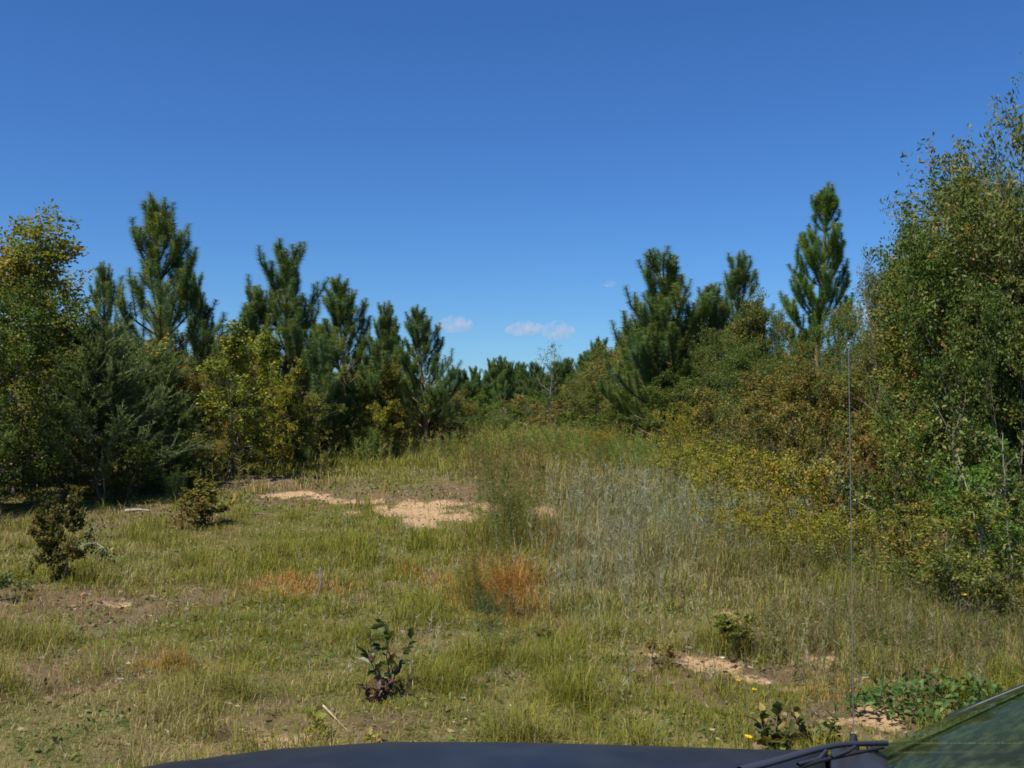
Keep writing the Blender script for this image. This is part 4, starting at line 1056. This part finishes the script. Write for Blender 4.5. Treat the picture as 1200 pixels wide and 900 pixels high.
# upper line of the body along its length: (x, shoulder height, half width)
XS = np.array([-1.42, -1.34, -1.20, -1.02, -.85, -.6, -.3, 0, .3, .6, .85, 1.1, 1.6, 2.2, 2.8, 3.1, 3.2])
ZS = np.array([.60, .70, .78, .838, .884, .922, .94, .938, .93, .92, .918, .925, .94, .95, .94, .90, .82])
WS = np.array([.62, .74, .82, .86, .88, .89, .895, .90, .90, .90, .90, .90, .90, .90, .87, .82, .74])
def lerp(x, A): return np.interp(x, XS, A)
def section(x, crown=.035):
    z, w_ = lerp(x, ZS), lerp(x, WS)
    v = [(-1, .30), (-1.0, .45), (-1.01, .62), (-1.0, .74)]
    pts = [(-w_ * .97, .22), (-w_, .36), (-w_ * 1.01, .55), (-w_ * .995, z - .14), (-w_ * .97, z - .085), (-w_ * .93, z - .05), (-w_ * .86, z - .035)]
    return pts
xs = np.concatenate([np.linspace(-1.42, -1.0, 12), np.linspace(-.9, 3.2, 50)])
for s_ in (-1, 1):
    P = [[(x, s_ * -y, z) for (y, z) in section(x)] for x in xs]
    grid_mesh('side_panel', P, M_paint, .02, flip=(s_ == 1))
# hood: gently crowned, with a soft ridge inside each edge
us = np.linspace(-1, 1, 41)
def cowl(u): return .62 + .16 * u ** 2
def nose(u): return -1.30 + .16 * abs(u) ** 3
P = []
for v in np.linspace(0, 1, 40):
    row = []
    for u in us:
        x = nose(u) + (cowl(u) - nose(u)) * v
        w_ = lerp(x, WS) * .935
        z = lerp(x, ZS) + .010 + .038 * (1 - u * u) - .034 * abs(u) ** 10 * float(sstep(0, .3, v)) ** .8 - .05 * (1 - sstep(0, .08, v)) * .5
        row.append((x, w_ * u, z))
    P.append(row)
grid_mesh('hood', P, M_paint, .02)
front = P[0]
P = [[(front[i][0] * (1 - v) + (-1.46 + .10 * u * u) * v - .03 * math.sin(math.pi * v), front[i][1] * (1 - v) + .76 * u * v, (front[i][2] - .004) * (1 - v) + .50 * v) for i, u in enumerate(us)] for v in np.linspace(0, 1, 10)]
grid_mesh('front_panel', P, M_paint, .02, flip=False)
# cowl grille below the windscreen
P = [[(cowl(u) + .012 + (.13) * v, .82 * u, lerp(.7, ZS) + .004 + .022 * (1 - u * u) - .018 * math.sin(math.pi * v)) for u in us] for v in np.linspace(0, 1, 7)]
grid_mesh('cowl', P, M_plastic, .015)
# windscreen
def ws(u, v):
    x0 = cowl(u) + .135; 
    x = x0 + (1.62 + .10 * u * u - x0) * v
    z = .925 + .022 * (1 - u * u) + (1.345 - .03 * u * u - .925) * (v ** .93)
    return (x, (.80 - .15 * v) * u, z)
P = [[ws(u, v) for u in us] for v in np.linspace(0, 1, 24)]
grid_mesh('windscreen', P, M_glass)
def offs(P, dz, dx=0): return [(p[0] + dx, p[1], p[2] + dz) for p in P]
g = Geo()
for s_ in (-1, 1):   # roof posts
    pts = [ws(s_ * 1.0, v) for v in np.linspace(-.02, 1, 12)]
    pts = [(p[0] + .004, p[1] + s_ * .004, p[2] - .004) for p in pts]
    g1 = Geo(); tube(g1, pts, .008, 8, W1); link('roof_post', g1.mesh('roof_post', M_paint, True), car)
# roof, rear glass and deck
P = [[(1.63 + .10 * u * u * (1 - v) + .85 * v, (.655 - .02 * v) * u, 1.348 - .032 * u * u + .035 * math.sin(math.pi * v * .9)) for u in us] for v in np.linspace(0, 1, 12)]
grid_mesh('roof', P, M_paint, .02)
P = [[(2.49 + .42 * v, (.635 + .13 * v) * u, 1.345 - .03 * u * u - .36 * v) for u in us] for v in np.linspace(0, 1, 12)]
grid_mesh('rear_window', P, M_glass)
P = [[(2.92 + .25 * v, .76 * u - .06 * u * v, .975 - .03 * u * u - .06 * v * v) for u in us] for v in np.linspace(0, 1, 6)]
grid_mesh('boot_lid', P, M_paint, .02)
for s_ in (-1, 1):
    P = [[(.84 + (2.90 - .84) * a, s_ * (.80 + .075 * math.sin(math.pi * min(1, max(0, a * 1.05))) * (1 - v) * 0 - .0 * v - (.145 * v) ), .93 + v * (float(np.interp(.84 + 2.06 * a, [.84, 1.62, 2.0, 2.5, 2.90], [.935, 1.30, 1.33, 1.30, .96])) - .93)) for a in np.linspace(0.01, .99, 30)] for v in np.linspace(0, 1, 6)]
    grid_mesh('side_window', P, M_glass)
    P = [[(.86 + 2.0 * a, s_ * (.775 + .02 + (lerp(.86 + 2. * a, WS) * .86 - .795) * b), .928 - .002 * b) for a in np.linspace(0, 1, 20)] for b in (0, 1)]
    grid_mesh('window_sill', P, M_paint, .01)
# dashboard and seats inside
P = [[(.80 + .75 * v, .76 * u, .905 - .02 * u * u + .02 * math.sin(math.pi * v) - .10 * v ** 4) for u in us] for v in np.linspace(0, 1, 10)]
grid_mesh('dashboard', P, M_dash, .05)
P = [[(1.5 + 1.4 * v, .8 * u, .45) for u in (-1, 1)] for v in (0, 1)]
grid_mesh('cabin_floor', P, M_dash, .03)
def rbox(name, c, s, mat, bev=.04, parent=None):
    import bmesh
    bm = bmesh.new(); bmesh.ops.create_cube(bm, size=1)
    for v in bm.verts: v.co = Vector((v.co.x * s[0] + c[0], v.co.y * s[1] + c[1], v.co.z * s[2] + c[2]))
    bmesh.ops.bevel(bm, geom=bm.edges[:], offset=bev, segments=3, affect='EDGES', profile=.6)
    me = bpy.data.meshes.new(name); bm.to_mesh(me); bm.free(); me.materials.append(mat)
    me.polygons.foreach_set('use_smooth', np.ones(len(me.polygons), bool))
    o = bpy.data.objects.new(name, me); C.objects.link(o); o.parent = parent or car
    return o
for s_ in (-1, 1):
    st = rbox('seat', (1.95, s_ * .37, .60), (.5, .48, .16), M_dash)
    rbox('backrest', (2.22, s_ * .37, .88), (.14, .46, .52), M_dash)
# bumpers, lamps, grille
g1 = rbox('front_bumper', (-1.40, 0, .43), (.22, 1.42, .30), M_paint, .07)
rbox('rear_bumper', (3.16, 0, .52), (.16, 1.5, .5), M_paint, .06)
rbox('grille', (-1.475, 0, .50), (.06, .7, .10), M_plastic, .02)
for s_ in (-1, 1):
    rbox('headlight', (-1.375, s_ * .52, .675), (.16, .30, .095), M_lens, .03)
# wheels
for wx in (-.72, 2.2):
    for s_ in (-1, 1):
        wroot = bpy.data.objects.new('wheel', None); C.objects.link(wroot); wroot.parent = car; wroot.location = (wx, s_ * .80, .31 + gz(wx, CY + s_ * .8) - CZ)
        prof = [(.19, -.09), (.28, -.10), (.31, -.08), (.315, 0), (.31, .08), (.28, .10), (.19, .09), (.19, -.09)]
        k = 32; a = np.arange(k + 1) / k * 2 * np.pi
        V = [[(r * math.cos(t), yy * 1.0, r * math.sin(t)) for (r, yy) in prof] for t in a]
        P = np.array(V); idx = np.arange(P.shape[0] * P.shape[1]).reshape(P.shape[:2])
        Q = np.stack([idx[:-1, :-1], idx[:-1, 1:], idx[1:, 1:], idx[1:, :-1]], -1).reshape(-1, 4)
        g = Geo(); g.add(P.reshape(-1, 3), W1, Q=Q); o = link('tyre', g.mesh('tyre', M_rubber, True), wroot)
        g = Geo(); P = np.array([[(r * math.cos(t) * (1 if (i % 5) else 1), s_ * yy, r * math.sin(t)) for (r, yy) in [(.188, .07), (.17, .075), (.14, .05), (.06, .07), (.001, .075)]] for i, t in enumerate(a)])
        idx = np.arange(P.shape[0] * P.shape[1]).reshape(P.shape[:2])
        Q = np.stack([idx[:-1, :-1], idx[:-1, 1:], idx[1:, 1:], idx[1:, :-1]], -1).reshape(-1, 4)
        g.add(P.reshape(-1, 3), W1, Q=Q); link('rim', g.mesh('rim', M_steel, True), wroot)
# wipers: bent arm and blade lying along the foot of the glass
def lpt(px, py, wy):
    r = ray(px, py); p = Vector((0, 0, CAMH)) + r * (wy / r.y); return (p.x, p.y - CY, p.z - CZ)
def flatbar(name, pts, w_, t_, mat, parent):
    """rounded bar, wider than thick, that follows its points"""
    g = Geo(); pts = np.array(pts, float)
    t = np.linspace(0, 1, 24); k = np.linspace(0, 1, len(pts))
    s = np.stack([np.interp(t, k, pts[:, i]) for i in range(3)], 1)
    for _ in range(3): s[1:-1] = (s[:-2] + 2 * s[1:-1] + s[2:]) / 4
    tg = nrm(np.gradient(s, axis=0)); sd = nrm(np.cross(tg, UP)); up_ = np.cross(sd, tg)
    wd = np.interp(t, np.linspace(0, 1, len(w_)), w_)[:, None]
    a = np.arange(8) / 8 * 2 * np.pi
    V = s[:, None] + sd[:, None] * (np.cos(a)[None, :, None] * wd[:, None] / 2) + up_[:, None] * (np.sin(a)[None, :, None] * t_ / 2)
    n_, m_ = V.shape[:2]; i = np.arange(n_ - 1)[:, None] * m_; j = np.arange(m_)[None]; j2 = (j + 1) % m_
    Q = np.stack([i + j, i + j2, i + m_ + j2, i + m_ + j], -1).reshape(-1, 4)
    g.add(V.reshape(-1, 3), W1, Q=Q)
    return link(name, g.mesh(name, mat, True), parent)
wr = bpy.data.objects.new('wiper', None); C.objects.link(wr); wr.parent = car
flatbar('wiper_arm', [lpt(868, 902, 2.06), lpt(905, 893, 2.10), lpt(945, 881, 2.16), lpt(985, 872, 2.24), lpt(1040, 871, 2.30)], [.024, .022, .02, .014, .008], .012, M_wiper, wr)
flatbar('wiper_blade', [lpt(915, 908, 2.02), lpt(955, 893, 2.10), lpt(995, 884, 2.18), lpt(1035, 876, 2.26)], [.008, .01, .01, .007], .008, M_rubber, wr)
g = Geo(); tube(g, [lpt(935, 896, 2.06), lpt(960, 889, 2.12), lpt(968, 880, 2.15)], .004, 6, W1); link('blade_bracket', g.mesh('blade_bracket', M_wiper), wr)
g = Geo(); tube(g, [lpt(975, 888, 2.13), lpt(993, 881, 2.18), lpt(1002, 875, 2.24)], .004, 6, W1); link('blade_bracket', g.mesh('blade_bracket', M_wiper), wr)
# radio antenna on the far wing
ax_, ay_ = (997 - 600) / F * 2.52, 2.52 - CY
an = bpy.data.objects.new('antenna', None); C.objects.link(an); an.parent = car; an.location = (ax_, ay_, .90)
g = Geo(); tube(g, [(0, 0, 0), (0, 0, .03), (0, 0, .05)], [.016, .012, .006], 12, W1); link('antenna_base', g.mesh('antenna_base', M_plastic, True), an)
top_z = CAMH + 77 / F * 2.52 - .90 - CZ
g = Geo(); tube(g, [(0, 0, .04), (-.001, 0, .4), (-.003, 0, .8), (-.0045, 0, top_z)], [.0012, .0011, .0010, .0009], 6, W1); link('whip', g.mesh('whip', M_ant, True), an)
g = Geo(); a = np.linspace(-1.4, 1.4, 7); tube(g, [(-.0045, 0, top_z + .004 * math.sin(t)) for t in a], [.0038 * math.cos(t) for t in a], 8, W1); link('tip', g.mesh('tip', M_ant, True), an)

# ------------------------------------------------------------------ clouds: small far puffs of real vapour
def cloud_mat():
    m = bpy.data.materials.new('cloud'); m.use_nodes = True; t = m.node_tree
    for n in list(t.nodes):
        if n.type != 'OUTPUT_MATERIAL': t.nodes.remove(n)
    v = t.nodes.new('ShaderNodeVolumePrincipled'); v.inputs['Color'].default_value = (.98, .95, .97, 1); v.inputs['Anisotropy'].default_value = .2
    tc = t.nodes.new('ShaderNodeTexCoord'); n = t.nodes.new('ShaderNodeTexNoise'); n.inputs['Scale'].default_value = .022; n.inputs['Detail'].default_value = 7
    t.links.new(tc.outputs['Object'], n.inputs['Vector'])
    r = t.nodes.new('ShaderNodeMapRange'); r.inputs[1].default_value = .40; r.inputs[2].default_value = .62; r.inputs[3].default_value = 0; r.inputs[4].default_value = .009
    t.links.new(n.outputs[0], r.inputs[0]); t.links.new(r.outputs[0], v.inputs['Density'])
    t.links.new(v.outputs[0], t.nodes['Material Output'].inputs['Volume'])
    m.cycles.volume_step_rate = 1
    return m
M_cloud = cloud_mat()
def cloud(px, py, wpx, hpx, d, seed):
    import bmesh
    rng = np.random.default_rng(seed); bm = bmesh.new()
    wv, hv = wpx / F * d, hpx / F * d
    c = Vector(wp(px, py, d))
    k = max(4, int(wpx / 8))
    g = bmesh.new()
    bmesh.ops.create_icosphere(bm, subdivisions=4, radius=1)
    for v in bm.verts:
        n_ = 0.75 + .5 * float(fbm(np.array([v.co.x * 2.2 + seed + v.co.z]), np.array([v.co.y * 2.2 + v.co.z * 2]), seed, 3)[0])
        v.co = Vector((v.co.x * wv / 2 * n_, v.co.y * wv * .3 * n_, (v.co.z if v.co.z > 0 else v.co.z * .45) * hv * .6 * n_))
    me = bpy.data.meshes.new('cloud'); bm.to_mesh(me); bm.free(); me.materials.append(M_cloud)
    o = link('cloud', me, None, c); o['kind'] = 'structure'
cloud(535, 383, 44, 24, 6000, 1)
cloud(615, 388, 48, 20, 6000, 2)
cloud(655, 391, 42, 26, 6100, 3)
cloud(1002, 372, 60, 34, 6000, 4)
cloud(714, 334, 18, 10, 6200, 5)
